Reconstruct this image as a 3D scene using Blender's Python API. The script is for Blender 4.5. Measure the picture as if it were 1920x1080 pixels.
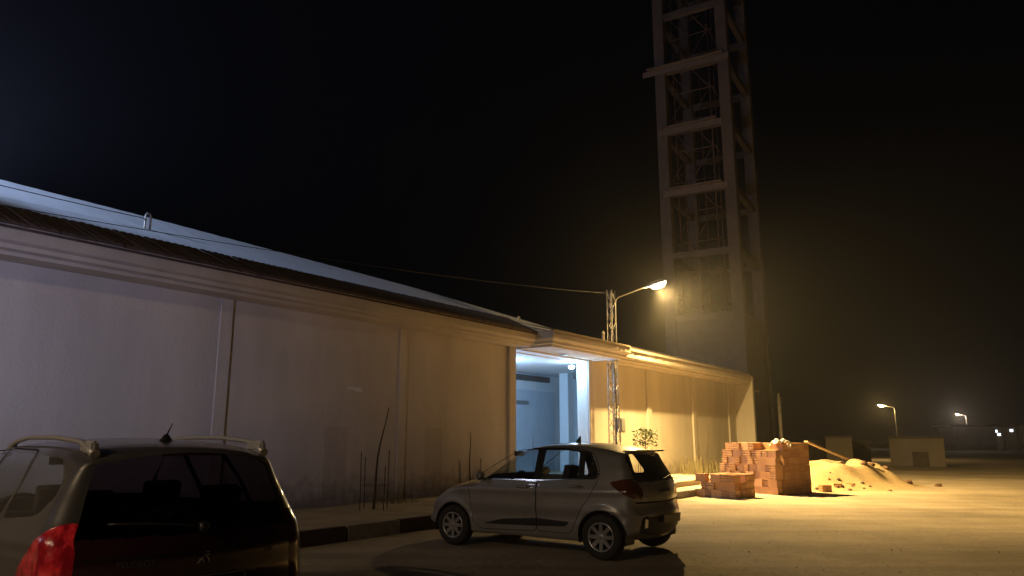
import bpy, bmesh, math, random
import numpy as np
from mathutils import Vector, Matrix
random.seed(7); rng = np.random.default_rng(7)
R = math.radians
SC = bpy.context.scene
for o in list(bpy.data.objects): bpy.data.objects.remove(o)
COL = SC.collection

# ------------------------------------------------------------------ camera
F = 1390.0; PITCH = math.atan(283 / F); HC = 1.5
cam = bpy.data.cameras.new('camera'); cam.sensor_width = 36; cam.lens = 36 * F / 1920
cam.clip_start = .05; cam.clip_end = 2000
co = bpy.data.objects.new('camera', cam); COL.objects.link(co)
co.location = (0, 0, HC); co.rotation_euler = (R(90) + PITCH, 0, 0); SC.camera = co

# ------------------------------------------------------------------ night sky
W = bpy.data.worlds.new('World'); SC.world = W; W.use_nodes = True
nt = W.node_tree; bg = nt.nodes['Background']
sky = nt.nodes.new('ShaderNodeTexSky'); sky.sky_type = 'NISHITA'; sky.sun_disc = False
sky.sun_elevation = R(-9); sky.sun_rotation = R(250)
mixs = nt.nodes.new('ShaderNodeMix'); mixs.data_type = 'RGBA'; mixs.blend_type = 'ADD'; mixs.inputs[0].default_value = 1
nt.links.new(sky.outputs[0], mixs.inputs[6]); mixs.inputs[7].default_value = (.006, .007, .010, 1)
nt.links.new(mixs.outputs[2], bg.inputs[0]); bg.inputs[1].default_value = .10
SC.view_settings.view_transform = 'Standard'; SC.view_settings.look = 'None'
SC.view_settings.exposure = 0; SC.view_settings.gamma = 1
SC.cycles.max_bounces = 6; SC.cycles.transparent_max_bounces = 12
SC.cycles.volume_bounces = 0; SC.cycles.sample_clamp_indirect = 3
SC.cycles.use_denoising = True

SODIUM = (1, .645, .22); LED = (.52, .57, 1.0); PORCH = (.33, .66, 1.0)
P_MAIN, P_MAIN_SPOT, P_LED, P_ROOF, P_BACK, P_PORCH = 520, 17500, 1050, 8000, 960, 50
HAZE = .0012

# ------------------------------------------------------------------ building frame: s along the wall, o out to the street
ANG = R(35.5); W0 = Vector((.22, 20.83, 0)); DS = Vector((math.sin(ANG), math.cos(ANG), 0)); DO = Vector((DS.y, -DS.x, 0))
RZ = R(54.5)
def L(s, o, z=0): return W0 + DS * s + DO * o + Vector((0, 0, z))

# ------------------------------------------------------------------ helpers
class MB:
    def __init__(s): s.v = []; s.f = []; s.sm = []; s.mi = []
    def add(s, vs, fs, smooth=False, mi=0):
        b = len(s.v); s.v += [tuple(v) for v in vs]
        for f in fs: s.f.append(tuple(i + b for i in f)); s.sm.append(smooth); s.mi.append(mi)
        return s
    def box(s, a, b, M=None, mi=0):
        x0, y0, z0 = a; x1, y1, z1 = b
        vs = [Vector(p) for p in ((x0,y0,z0),(x1,y0,z0),(x1,y1,z0),(x0,y1,z0),(x0,y0,z1),(x1,y0,z1),(x1,y1,z1),(x0,y1,z1))]
        if M is not None: vs = [M @ v for v in vs]
        return s.add(vs, [(0,3,2,1),(4,5,6,7),(0,1,5,4),(1,2,6,5),(2,3,7,6),(3,0,4,7)], mi=mi)
    def tube(s, pts, r, n=8, cap=True, mi=0, smooth=True):
        pts = [Vector(p) for p in pts]; rs = r if isinstance(r, (list, tuple)) else [r] * len(pts)
        vs = []; fs = []; m = len(pts)
        t0 = (pts[1] - pts[0]).normalized()
        up = Vector((0, 0, 1)) if abs(t0.z) < .9 else Vector((1, 0, 0))
        for i, p in enumerate(pts):
            t = (pts[min(i + 1, m - 1)] - pts[max(i - 1, 0)]).normalized()
            a = t.cross(up)
            if a.length < 1e-4: a = Vector((1, 0, 0))
            a.normalize(); b = t.cross(a).normalized(); up = a.cross(t)
            for k in range(n):
                q = 2 * math.pi * k / n; vs.append(p + (a * math.cos(q) + b * math.sin(q)) * rs[i])
        for i in range(m - 1):
            for k in range(n): fs.append((i*n+k, i*n+(k+1) % n, (i+1)*n+(k+1) % n, (i+1)*n+k))
        s.add(vs, fs, smooth, mi)
        if cap: s.add(vs, [tuple(range(n))[::-1], tuple((m-1)*n+k for k in range(n))], False, mi)
        return s
    def lathe(s, prof, n=24, M=None, mi=0, smooth=True):     # profile of (radius, height) round z
        vs = []; m = len(prof)
        for r, z in prof:
            for k in range(n):
                q = 2 * math.pi * k / n; v = Vector((r * math.cos(q), r * math.sin(q), z)); vs.append(M @ v if M is not None else v)
        fs = [(i*n+k, i*n+(k+1) % n, (i+1)*n+(k+1) % n, (i+1)*n+k) for i in range(m-1) for k in range(n)]
        return s.add(vs, fs, smooth, mi)
    def prism(s, poly, a, b, axis='s', mi=0):               # polygon of (y,z) swept along x from a to b
        n = len(poly); vs = [(a, y, z) for y, z in poly] + [(b, y, z) for y, z in poly]
        fs = [(i, (i+1) % n, (i+1) % n + n, i+n) for i in range(n)] + [tuple(range(n))[::-1], tuple(range(n, 2*n))]
        return s.add(vs, fs, mi=mi)
    def build(s, name, mats, parent=None, bevel=0, loc=None, rotz=0):
        me = bpy.data.meshes.new(name); me.from_pydata(s.v, [], s.f)
        for m in (mats if isinstance(mats, (list, tuple)) else [mats]): me.materials.append(m)
        me.polygons.foreach_set('use_smooth', s.sm); me.polygons.foreach_set('material_index', s.mi); me.update()
        bm = bmesh.new(); bm.from_mesh(me); bmesh.ops.remove_doubles(bm, verts=bm.verts, dist=1e-5)
        bmesh.ops.recalc_face_normals(bm, faces=bm.faces)
        if bevel:
            es = [e for e in bm.edges if len(e.link_faces) == 2 and e.calc_face_angle(0) > .6]
            bmesh.ops.bevel(bm, geom=es, offset=bevel, segments=2, affect='EDGES', clamp_overlap=True)
        bm.to_mesh(me); bm.free()
        o = bpy.data.objects.new(name, me); COL.objects.link(o)
        if parent is not None: o.parent = parent
        if loc is not None: o.location = loc
        o.rotation_euler[2] = rotz
        return o
def empty(name, loc=(0,0,0), rz=0):
    o = bpy.data.objects.new(name, None); COL.objects.link(o); o.location = loc; o.rotation_euler = (0, 0, rz); o.empty_display_size = .2
    return o
def tag(o, label=None, cat=None, group=None, kind=None):
    if label: o['label'] = label
    if cat: o['category'] = cat
    if group: o['group'] = group
    if kind: o['kind'] = kind
    return o
def thing(name, loc, rz, label, cat, group=None): return tag(empty(name, loc, rz), label, cat, group)
def copy_tree(o, parent=None):
    c = o.copy(); COL.objects.link(c)
    if parent is not None: c.parent = parent
    for ch in o.children: copy_tree(ch, c)
    return c

# ------------------------------------------------------------------ materials
def mat(name, col, rough=.8, metal=0, spec=.5, noise=0, nscale=4, bump=0, bscale=30, col2=None, emit=None, estr=0, coat=0, alpha_detail=6, coords='Object'):
    m = bpy.data.materials.new(name); m.use_nodes = True; t = m.node_tree; b = t.nodes['Principled BSDF']
    b.inputs['Base Color'].default_value = (*col, 1); b.inputs['Roughness'].default_value = rough; b.inputs['Metallic'].default_value = metal
    b.inputs['Specular IOR Level'].default_value = spec; b.inputs['Coat Weight'].default_value = coat
    if emit: b.inputs['Emission Color'].default_value = (*emit, 1); b.inputs['Emission Strength'].default_value = estr
    tc = t.nodes.new('ShaderNodeTexCoord')
    if noise or col2:
        n = t.nodes.new('ShaderNodeTexNoise'); n.inputs['Scale'].default_value = nscale; n.inputs['Detail'].default_value = 8; n.inputs['Roughness'].default_value = .62
        t.links.new(tc.outputs[coords], n.inputs['Vector'])
        r = t.nodes.new('ShaderNodeValToRGB'); r.color_ramp.elements[0].position = .3; r.color_ramp.elements[1].position = .7
        c2 = col2 or tuple(c * (1 - noise) for c in col)
        r.color_ramp.elements[0].color = (*c2, 1); r.color_ramp.elements[1].color = (*col, 1)
        t.links.new(n.outputs['Fac'], r.inputs[0]); t.links.new(r.outputs[0], b.inputs['Base Color'])
    if bump:
        n2 = t.nodes.new('ShaderNodeTexNoise'); n2.inputs['Scale'].default_value = bscale; n2.inputs['Detail'].default_value = 6
        bp = t.nodes.new('ShaderNodeBump'); bp.inputs['Strength'].default_value = bump; bp.inputs['Distance'].default_value = .02
        t.links.new(tc.outputs[coords], n2.inputs['Vector']); t.links.new(n2.outputs['Fac'], bp.inputs['Height']); t.links.new(bp.outputs[0], b.inputs['Normal'])
    return m
def plaster_mat(name, col, dirt):
    m = mat(name, col, .88, bump=.35, bscale=18); t = m.node_tree; b = t.nodes['Principled BSDF']
    tc = t.nodes['Texture Coordinate']; geo = t.nodes.new('ShaderNodeNewGeometry')
    n = t.nodes.new('ShaderNodeTexNoise'); n.inputs['Scale'].default_value = .7; n.inputs['Detail'].default_value = 9; n.inputs['Roughness'].default_value = .6
    mp = t.nodes.new('ShaderNodeMapping'); mp.inputs['Scale'].default_value = (1.6, 1.6, .35)
    t.links.new(geo.outputs['Position'], mp.inputs[0]); t.links.new(mp.outputs[0], n.inputs['Vector'])
    n2 = t.nodes.new('ShaderNodeTexNoise'); n2.inputs['Scale'].default_value = 5; n2.inputs['Detail'].default_value = 8
    t.links.new(geo.outputs['Position'], n2.inputs['Vector'])
    sx = t.nodes.new('ShaderNodeSeparateXYZ'); t.links.new(geo.outputs['Position'], sx.inputs[0])
    # splash dirt near the ground, broken up by noise
    ad = t.nodes.new('ShaderNodeMath'); ad.operation = 'MULTIPLY_ADD'; t.links.new(n2.outputs['Fac'], ad.inputs[0]); ad.inputs[1].default_value = -1.1; t.links.new(sx.outputs['Z'], ad.inputs[2])
    mr = t.nodes.new('ShaderNodeMapRange'); mr.inputs[1].default_value = -.35; mr.inputs[2].default_value = .25; mr.inputs[3].default_value = .75; mr.inputs[4].default_value = 0
    t.links.new(ad.outputs[0], mr.inputs[0])
    r = t.nodes.new('ShaderNodeValToRGB'); r.color_ramp.elements[0].position = .32; r.color_ramp.elements[1].position = .68
    r.color_ramp.elements[0].color = (*[c * .80 for c in col], 1); r.color_ramp.elements[1].color = (*col, 1)
    t.links.new(n.outputs['Fac'], r.inputs[0])
    mx = t.nodes.new('ShaderNodeMix'); mx.data_type = 'RGBA'; t.links.new(mr.outputs[0], mx.inputs[0]); t.links.new(r.outputs[0], mx.inputs[6]); mx.inputs[7].default_value = (*dirt, 1)
    t.links.new(mx.outputs[2], b.inputs['Base Color'])
    return m
def glass_mat(name, tint, refl=.10, rough=.02):
    m = bpy.data.materials.new(name); m.use_nodes = True; t = m.node_tree; t.nodes.clear()
    out = t.nodes.new('ShaderNodeOutputMaterial'); mx = t.nodes.new('ShaderNodeMixShader'); tr = t.nodes.new('ShaderNodeBsdfTransparent'); gl = t.nodes.new('ShaderNodeBsdfGlossy')
    lw = t.nodes.new('ShaderNodeLayerWeight'); lw.inputs[0].default_value = .5; pw = t.nodes.new('ShaderNodeMath'); pw.operation = 'POWER'; pw.inputs[1].default_value = 4; t.links.new(lw.outputs['Facing'], pw.inputs[0])
    tr.inputs[0].default_value = (*tint, 1); gl.inputs['Roughness'].default_value = rough; gl.inputs[0].default_value = (.9, .9, .9, 1)
    ma = t.nodes.new('ShaderNodeMath'); ma.operation = 'MULTIPLY_ADD'; ma.inputs[1].default_value = .7; ma.inputs[2].default_value = refl; ma.use_clamp = True; t.links.new(pw.outputs[0], ma.inputs[0])
    t.links.new(ma.outputs[0], mx.inputs[0]); t.links.new(tr.outputs[0], mx.inputs[1]); t.links.new(gl.outputs[0], mx.inputs[2]); t.links.new(mx.outputs[0], out.inputs[0])
    return m
def ground_mat():
    m = mat('dusty_asphalt', (.36, .30, .22), .9); t = m.node_tree; b = t.nodes['Principled BSDF']; geo = t.nodes.new('ShaderNodeNewGeometry')
    def noise(sc, det, scale=None, rot=0, rough=.6):
        n = t.nodes.new('ShaderNodeTexNoise'); n.inputs['Scale'].default_value = sc; n.inputs['Detail'].default_value = det; n.inputs['Roughness'].default_value = rough
        if scale:
            mp = t.nodes.new('ShaderNodeMapping'); mp.inputs['Scale'].default_value = scale; mp.inputs['Rotation'].default_value = (0, 0, rot)
            t.links.new(geo.outputs['Position'], mp.inputs[0]); t.links.new(mp.outputs[0], n.inputs['Vector'])
        else: t.links.new(geo.outputs['Position'], n.inputs['Vector'])
        return n
    def ramp(n, p0, p1, c0, c1):
        r = t.nodes.new('ShaderNodeValToRGB'); r.color_ramp.elements[0].position = p0; r.color_ramp.elements[1].position = p1
        r.color_ramp.elements[0].color = (*c0, 1); r.color_ramp.elements[1].color = (*c1, 1); t.links.new(n.outputs[0], r.inputs[0]); return r
    a = ramp(noise(.35, 8), .36, .62, (.30, .25, .18), (.52, .435, .32))
    tracks = ramp(noise(1.0, 5, (.12, 1.5, 1), R(-38)), .40, .60, (.62, .62, .62), (1, 1, 1))     # tyre tracks swept through the sand
    fine = ramp(noise(14, 6), .3, .7, (.78, .78, .78), (1.08, 1.08, 1.08))
    m1 = t.nodes.new('ShaderNodeMix'); m1.data_type = 'RGBA'; m1.blend_type = 'MULTIPLY'; m1.inputs[0].default_value = .6
    t.links.new(a.outputs[0], m1.inputs[6]); t.links.new(tracks.outputs[0], m1.inputs[7])
    m2 = t.nodes.new('ShaderNodeMix'); m2.data_type = 'RGBA'; m2.blend_type = 'MULTIPLY'; m2.inputs[0].default_value = 1
    t.links.new(m1.outputs[2], m2.inputs[6]); t.links.new(fine.outputs[0], m2.inputs[7]); t.links.new(m2.outputs[2], b.inputs['Base Color'])
    nb = noise(9, 10, rough=.7); bp = t.nodes.new('ShaderNodeBump'); bp.inputs['Strength'].default_value = .55; bp.inputs['Distance'].default_value = .04
    t.links.new(nb.outputs[0], bp.inputs['Height']); t.links.new(bp.outputs[0], b.inputs['Normal'])
    return m
M_GROUND = ground_mat()
M_WALL = plaster_mat('cream_plaster', (.66, .61, .53), (.20, .16, .12))
M_TRIM = plaster_mat('trim_plaster', (.60, .54, .46), (.25, .2, .15))
M_CEIL = mat('ceiling_plaster', (.72, .72, .72), .85, bump=.1)
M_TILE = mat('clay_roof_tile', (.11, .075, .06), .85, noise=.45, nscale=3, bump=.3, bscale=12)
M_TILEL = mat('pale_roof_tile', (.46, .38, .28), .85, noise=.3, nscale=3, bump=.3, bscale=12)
M_METALROOF = mat('white_roof_sheet', (.62, .66, .70), .55, noise=.12, nscale=1.2)
M_CONC = mat('raw_concrete', (.13, .105, .075), .92, noise=.35, nscale=1.3, bump=.5, bscale=9)
M_PATCH = plaster_mat('cement_patch', (.575, .53, .46), (.2, .16, .12))
M_CONCD = mat('old_concrete', (.115, .095, .07), .92, noise=.4, nscale=2, bump=.4, bscale=14)
M_SHED = mat('old_limewash', (.22, .19, .15), .9, noise=.2, nscale=.8)
M_PAVE = mat('sandy_pavement', (.44, .37, .27), .92, col2=(.26, .21, .15), nscale=2.2, bump=.5, bscale=16)
M_KERBR = mat('kerb_red_paint', (.085, .042, .034), .8, noise=.5, nscale=7, bump=.3)
M_KERBW = mat('kerb_white_paint', (.32, .29, .25), .8, noise=.5, nscale=6, bump=.3)
M_SAND = mat('builders_sand', (.43, .33, .19), .95, col2=(.34, .25, .14), nscale=6, bump=.9, bscale=22)
M_STEEL = mat('galvanised_steel', (.34, .33, .31), .5, .6, noise=.3, nscale=12)
M_RUST = mat('rusty_steel', (.20, .12, .08), .8, .2, noise=.5, nscale=14)
M_BOARD = mat('dark_form_board', (.20, .155, .105), .85, noise=.4, nscale=8)
M_WOOD = mat('weathered_wood', (.42, .31, .19), .85, noise=.4, nscale=8, bump=.3)
M_BARK = mat('sapling_bark', (.09, .065, .045), .9, noise=.4, nscale=20)
M_LEAF = mat('leaf_green', (.06, .085, .035), .6, noise=.4, nscale=5)
M_DRY = mat('dry_weed', (.22, .19, .09), .85, noise=.4, nscale=9)
M_BOX = mat('grey_plastic_box', (.24, .25, .26), .5)
M_BLACK = mat('black_plastic', (.018, .018, .02), .45)
M_RUBBER = mat('tyre_rubber', (.022, .021, .020), .8, bump=.2, bscale=60)
M_DARKTRIM = mat('black_gloss_trim', (.012, .012, .014), .5, spec=.2)
M_SEAM = mat('panel_gap', (.008, .008, .008), .9)
M_SEAT = mat('dark_seat_cloth', (.03, .03, .032), .9)
M_RIM = mat('alloy_rim', (.62, .61, .60), .28, .85)
M_CHROME = mat('bright_chrome', (.8, .8, .8), .12, 1)
M_PAINT_S = mat('silver_grey_paint', (.36, .345, .33), .36, .4, noise=.22, nscale=2.5, coat=.6)
M_PAINT_D = mat('dusty_grey_paint', (.16, .148, .142), .36, .35, noise=.25, nscale=2.0, coat=.7)
M_PAINT_SHADE = mat('shaded_tailgate_paint', (.040, .010, .014), .22, .2, coat=.6)  # body grey darkened and reddened: shade and red glow put into the colour
M_GLASS = glass_mat('clear_car_glass', (.84, .87, .87), .07)
M_GLASSD = glass_mat('tinted_red_cast_glass', (.13, .09, .10), .10)  # dark tint, with a reflected red light mixed into the colour
M_REDLENS = mat('red_lamp_lens', (.30, .008, .012), .16, emit=(1, .02, .03), estr=.05, coat=1)
def lens_cells(m):      # reflector cells behind the lens
    t = m.node_tree; b = t.nodes['Principled BSDF']; geo = t.nodes.new('ShaderNodeTexCoord'); v = t.nodes.new('ShaderNodeTexNoise'); v.inputs['Scale'].default_value = 16; v.inputs['Detail'].default_value = 5; v.inputs['Roughness'].default_value = .7
    mp = t.nodes.new('ShaderNodeMapping'); mp.inputs['Scale'].default_value = (1.3, 1.3, .5); mp.inputs['Rotation'].default_value = (0, R(25), 0); t.links.new(geo.outputs['Object'], mp.inputs[0]); t.links.new(mp.outputs[0], v.inputs['Vector'])
    r = t.nodes.new('ShaderNodeValToRGB'); r.color_ramp.elements[0].position = .45; r.color_ramp.elements[1].position = .78; r.color_ramp.elements[0].color = (.10, .002, .004, 1); r.color_ramp.elements[1].color = (1, .035, .03, 1)
    t.links.new(v.outputs['Fac'], r.inputs[0]); t.links.new(r.outputs[0], b.inputs['Emission Color']); b.inputs['Emission Strength'].default_value = .26
    bp = t.nodes.new('ShaderNodeBump'); bp.inputs['Strength'].default_value = .4; bp.inputs['Distance'].default_value = .01; t.links.new(v.outputs['Fac'], bp.inputs['Height']); t.links.new(bp.outputs[0], b.inputs['Normal'])
lens_cells(M_REDLENS)
M_REDLENS_OFF = mat('red_lamp_lens_off', (.10, .02, .015), .2, coat=1)
M_REFLEX = mat('lamp_facet', (.8, .10, .08), .08, emit=(1, .05, .03), estr=.5, coat=1)
M_CLEARLENS = mat('clear_lamp_lens', (.4, .4, .38), .1, .3, coat=1)
M_PLATE = mat('black_plate', (.015, .012, .012), .4)
M_PLATETXT = mat('plate_lettering', (.16, .14, .14), .5)
M_DULL = mat('dull_lettering', (.09, .08, .08), .4, .3)
M_SIL = mat('satin_silver_rail', (.56, .54, .52), .38, .35)
M_DOOR = mat('pale_metal_door', (.50, .55, .60), .5, noise=.1, nscale=2)
M_WHITE = mat('white_sheet', (.75, .74, .72), .6)
def brick_mat():
    m = mat('hollow_clay_brick', (.46, .20, .10), .9, bump=.4, bscale=40); t = m.node_tree; b = t.nodes['Principled BSDF']
    oi = t.nodes.new('ShaderNodeObjectInfo'); r = t.nodes.new('ShaderNodeValToRGB'); r.color_ramp.elements[0].color = (.52, .28, .14, 1); r.color_ramp.elements[1].color = (.68, .41, .225, 1)
    t.links.new(oi.outputs['Random'], r.inputs[0]); n = t.nodes.new('ShaderNodeTexNoise'); n.inputs['Scale'].default_value = 9; n.inputs['Detail'].default_value = 6
    mx = t.nodes.new('ShaderNodeMix'); mx.data_type = 'RGBA'; mx.blend_type = 'MULTIPLY'; mx.inputs[0].default_value = .5
    t.links.new(r.outputs[0], mx.inputs[6]); t.links.new(n.outputs['Color'], mx.inputs[7])
    n3 = t.nodes.new('ShaderNodeMath'); t.links.new(r.outputs[0], mx.inputs[6])
    bw = t.nodes.new('ShaderNodeValToRGB'); bw.color_ramp.elements[0].color = (.6, .6, .6, 1); bw.color_ramp.elements[1].color = (1.1, 1.1, 1.1, 1); t.links.new(n.outputs['Fac'], bw.inputs[0]); t.links.new(bw.outputs[0], mx.inputs[7]); mx.inputs[0].default_value = 1
    t.links.new(mx.outputs[2], b.inputs['Base Color']); return m
M_BRICK = brick_mat()
def lamp_emit(name, col, s): return mat(name, (.8, .8, .8), .4, emit=col, estr=s)
M_BULB = lamp_emit('sodium_lamp_glow', (1, .66, .30), 60)
M_LEDG = lamp_emit('led_lamp_glow', (.75, .82, 1), 40)
M_PORCHG = lamp_emit('porch_lamp_glow', (.75, .93, 1), 30)
M_FARG = lamp_emit('far_lamp_glow', (1, .72, .42), 60)
M_FARW = lamp_emit('far_window_glow', (.75, .85, 1), 5)

def point_light(name, loc, col, power, size, parent=None, spot=None, rot=None, blend=1):
    l = bpy.data.lights.new(name, 'SPOT' if spot else 'POINT'); l.color = col; l.energy = power; l.shadow_soft_size = size
    if spot: l.spot_size = spot; l.spot_blend = blend
    o = bpy.data.objects.new(name, l); COL.objects.link(o); o.location = loc
    if rot: o.rotation_euler = rot
    if parent is not None: o.parent = parent
    return o

# ================================================================== THE SETTING
def ground():
    m = MB(); n = 100; xs = np.sign(np.linspace(-1, 1, n)) * np.abs(np.linspace(-1, 1, n)) ** 2.6 * 450
    vs = []
    for y in xs:
        for x in xs:
            d = math.hypot(x, y - 15); z = 0.03 * math.sin(x * .31 + 1) * math.sin(y * .27) * min(1, max(0, d - 13) / 15)
            z = min(z, 0.0) if d < 30 else z
            vs.append((x, y + 15, z))
    fs = [(j*n+i, j*n+i+1, (j+1)*n+i+1, (j+1)*n+i) for j in range(n-1) for i in range(n-1)]
    m.add(vs, fs, True); tag(m.build('ground', M_GROUND), kind='structure')
ground()
LOT = dict(loc=W0, rotz=RZ)      # objects drawn in building axes: x = s, y = -o
def pavement():
    m = MB(); m.box((-24, -3.0, -.1), (0.0, 0.0, .20))
    m.box((0.004, -3.85, -.1), (7.5, 0.0, .16)); m.box((1.0, -3.2, .16), (7.4, 0.0, .31)); m.box((7.504, -2.0, -.1), (17.7, 0.0, .20))
    tag(m.build('pavement', M_PAVE, bevel=.02, **LOT), kind='structure')
    a = MB(); b = MB(); x = -24.0; i = 0
    while x < -.3:
        (a if i % 2 else b).box((x + .006, -3.16, -.1), (x + 1.14, -3.004, .215)); x += 1.15; i += 1
    tag(a.build('kerb', M_KERBW, bevel=.02, **LOT), kind='structure'); tag(b.build('kerb', M_KERBR, bevel=.02, **LOT), kind='structure')
    c = MB(); x = .01
    while x < 7.3: c.box((x, -4.0, -.1), (x + .99, -3.853, .172)); x += 1.0
    tag(c.build('kerb', M_KERBW, bevel=.02, **LOT), kind='structure')
pavement()

# ================================================================== THE LONG BUILDING
def cornice(m, a, b, o, z0=4.0, h=.26, back=0.0):
    """moulded eave: flat soffit then a stepped fascia, o = how far it stands out, profile in (y, z)"""
    y = -o
    m.prism([(back, z0+h+.02), (back, z0), (y+.34, z0), (y+.34, z0-.03), (y+.22, z0-.03), (y+.20, z0+.02), (y+.10, z0+.04), (y+.09, z0+.10), (y+.015, z0+.13), (y, z0+.15), (y, z0+h), (y+.03, z0+h+.02)], a, b)
def tile_strip(m, a, b, o, z, depth, rise):
    """rows of half-round clay tiles running up the slope"""
    n = int(round((b - a) / .13)); w = (b - a) / n
    for i in range(n):
        x0 = a + i * w; off = random.uniform(-.012, .012); dz = random.uniform(-.003, .003)
        P = []
        for k in range(7):
            q = math.pi * k / 6; P.append((x0 + w * .5 - math.cos(q) * w * .5, math.sin(q) * .022))
        vs = []
        for t in range(4):
            f = t / 3; yy = -o - off - .05 + depth * f + (.05 * f); zz = z + rise * f + dz
            vs += [(px, yy, zz + pz) for px, pz in P]
        fs = [(t*7+k, t*7+k+1, (t+1)*7+k+1, (t+1)*7+k) for t in range(3) for k in range(6)]
        m.add(vs, fs, True); m.add([(px, -o-off-.05, z+pz+dz) for px, pz in P] + [(x0+w, -o-off-.05, z-.03+dz), (x0, -o-off-.05, z-.03+dz)], [tuple(range(9))])
    m.prism([(-o - .02, z - .04), (-o + depth, z + rise - .04), (-o + depth, z + rise - .08), (-o - .02, z - .075)], a, b)

bld = thing('long_hall', W0, RZ, 'long low cream plastered hall with overhanging cornice and a lit recessed porch', 'building')
def hall():
    T = .4; ZT = 4.0
    m = MB(); m.box((-24, 0, -.1), (-.3, T, ZT)); m.box((3.8, 0, -.1), (17.66, T, ZT)); m.box((-24, T, -.1), (-23.6, 14, ZT)); m.box((17.3, T, -.1), (17.66, 12, 4.2))
    m.box((-24, 13.8, -.1), (17.6, 14.1, ZT)); m.build('wall', M_WALL, bld, bevel=.008)
    for s in (-22.4, -18.1, -13.7, -9.3, -4.7, 8.2, 12.5, 16.75):
        p = MB(); dp, hwid = (.03, .13) if s < 0 else (.07, .16); p.box((s - hwid, -dp, -.05), (s + hwid, -.002, ZT - .002)); p.build('pilaster', M_WALL, bld, bevel=.012)
    p = MB(); p.box((-.62, -.09, -.05), (-.3, -.002, ZT-.002)); p.build('pilaster', M_TRIM, bld, bevel=.012)
    p = MB(); p.box((3.80, -.06, -.05), (4.02, -.002, ZT-.002)); p.build('pilaster', M_TRIM, bld, bevel=.012)
    # end fin: a blade wall closing the eave
    p = MB(); p.box((17.664, -.86, -.05), (17.90, 0.4, 4.36)); p.build('fin_wall', M_WALL, bld, bevel=.01)
    c = MB(); cornice(c, -24, -.36, .80, h=.345); c.build('cornice', M_TRIM, bld)
    c = MB(); cornice(c, 4.22, 17.66, .84, h=.38); c.build('cornice', M_TRIM, bld)
    # porch canopy: mitred block standing further out
    c = MB(); O = 1.36
    prof = [(0, 4.0), (0, 3.965), (-.12, 3.965), (-.14, 4.02), (-.24, 4.04), (-.25, 4.10), (-.325, 4.15), (-.34, 4.17), (-.34, 4.36), (-.31, 4.38)]
    prof = [(p + .34, z) for p, z in prof]   # inset from the face, z
    rings = []
    for ins, z in prof: rings.append([(-.36 + ins - .0, .3, z), (-.36 + ins, -O + ins, z), (4.22 - ins, -O + ins, z), (4.22 - ins, .3, z)])
    vs = [p for r in rings for p in r]; fs = [(i*4+k, i*4+k+1, (i+1)*4+k+1, (i+1)*4+k) for i in range(len(rings)-1) for k in range(3)]
    c.add(vs, fs); c.add(rings[0], [(0, 1, 2, 3)]); c.add(rings[-1], [(0, 1, 2, 3)]); c.build('canopy', M_TRIM, bld)
    # tiles
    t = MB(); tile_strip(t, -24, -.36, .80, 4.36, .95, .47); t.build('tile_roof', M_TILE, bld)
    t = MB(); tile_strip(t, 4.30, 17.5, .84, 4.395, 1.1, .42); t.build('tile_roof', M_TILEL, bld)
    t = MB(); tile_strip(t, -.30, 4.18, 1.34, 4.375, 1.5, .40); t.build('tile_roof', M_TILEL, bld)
    v = MB(); v.lathe([(.05, 4.7), (.05, 5.0), (.07, 5.02), (.02, 5.12), (0, 5.13)], 10, Matrix.Translation((5.2, .15, 0))); v.build('roof_finial', M_TILEL, bld)
    # hall roof behind the tiles: long pale sheet-metal slope
    y0, z0 = .17, 4.56
    rf = MB(); pts = [(-24, 6.50), (-18, 6.44), (-11.8, 6.40), (-8.1, 6.36), (-4.6, 6.29), (0, 6.20), (5.0, 6.0), (11.0, 5.75)]
    vs = []; fs = []
    N = 140
    for i in range(N + 1):
        s = -24 + 34 * i / N; zr = float(np.interp(s, [p[0] for p in pts], [p[1] for p in pts])) ; rib = .003 if i % 2 else 0
        if s > 4.2: rib *= 1
        vs += [(s, y0, z0 + rib - (.05)), (s, 4.0, zr + rib), (s, 4.03, zr - .06), (s, 8.5, zr - 1.4)]
    for i in range(N): fs += [(i*4+k, (i+1)*4+k, (i+1)*4+k+1, i*4+k+1) for k in range(3)]
    rf.add(vs, fs); e = N * 4
    rf.add([vs[e], vs[e+1], vs[e+3], (10, 8.5, 4.2), (10, y0, 4.2)], [(0, 1, 2, 3, 4)]); rf.build('sheet_roof', M_METALROOF, bld)
    f2 = MB(); f2.box((3.0, .41, 4.0), (17.64, 13.7, 4.12)); f2.build('flat_roof', M_CONC, bld)
    # porch hall behind the opening
    h = MB(); h.box((-.3, 4.0, -.1), (9.5, 4.2, 3.93)); h.box((-.6, .402, -.1), (-.302, 4.0, 3.93)); h.box((9.5, .4, -.1), (9.7, 4.0, 3.93)); h.build('porch_wall', M_CEIL, bld)
    h = MB(); h.box((-.3, .4, 3.934), (9.5, 4.2, 3.99)); h.box((-.298, 0.002, 3.955), (3.798, .398, 3.992)); h.build('porch_ceiling', M_CEIL, bld)
    h = MB(); h.box((-.3, 0, .2), (9.5, 4.0, .31)); h.build('porch_floor', M_PAVE, bld)
    h = MB(); h.box((6.95, 2.65, .31), (7.33, 3.03, 3.93)); h.build('porch_column', M_CEIL, bld, bevel=.01)
    h = MB(); h.box((1.5, 3.86, 3.66), (7.6, 3.998, 3.86)); h.build('porch_lintel', M_TILE, bld)
    d = MB(); d.box((5.0, 3.93, .31), (6.5, 3.998, 3.3)); d.box((6.53, 3.93, .31), (8.0, 3.998, 3.3)); dd = d.build('door', M_DOOR, bld, bevel=.01)
    d = MB(); d.tube([(6.42, 3.90, 1.2), (6.42, 3.90, 1.6)], .015); d.build('handle', M_CHROME, dd)
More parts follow.
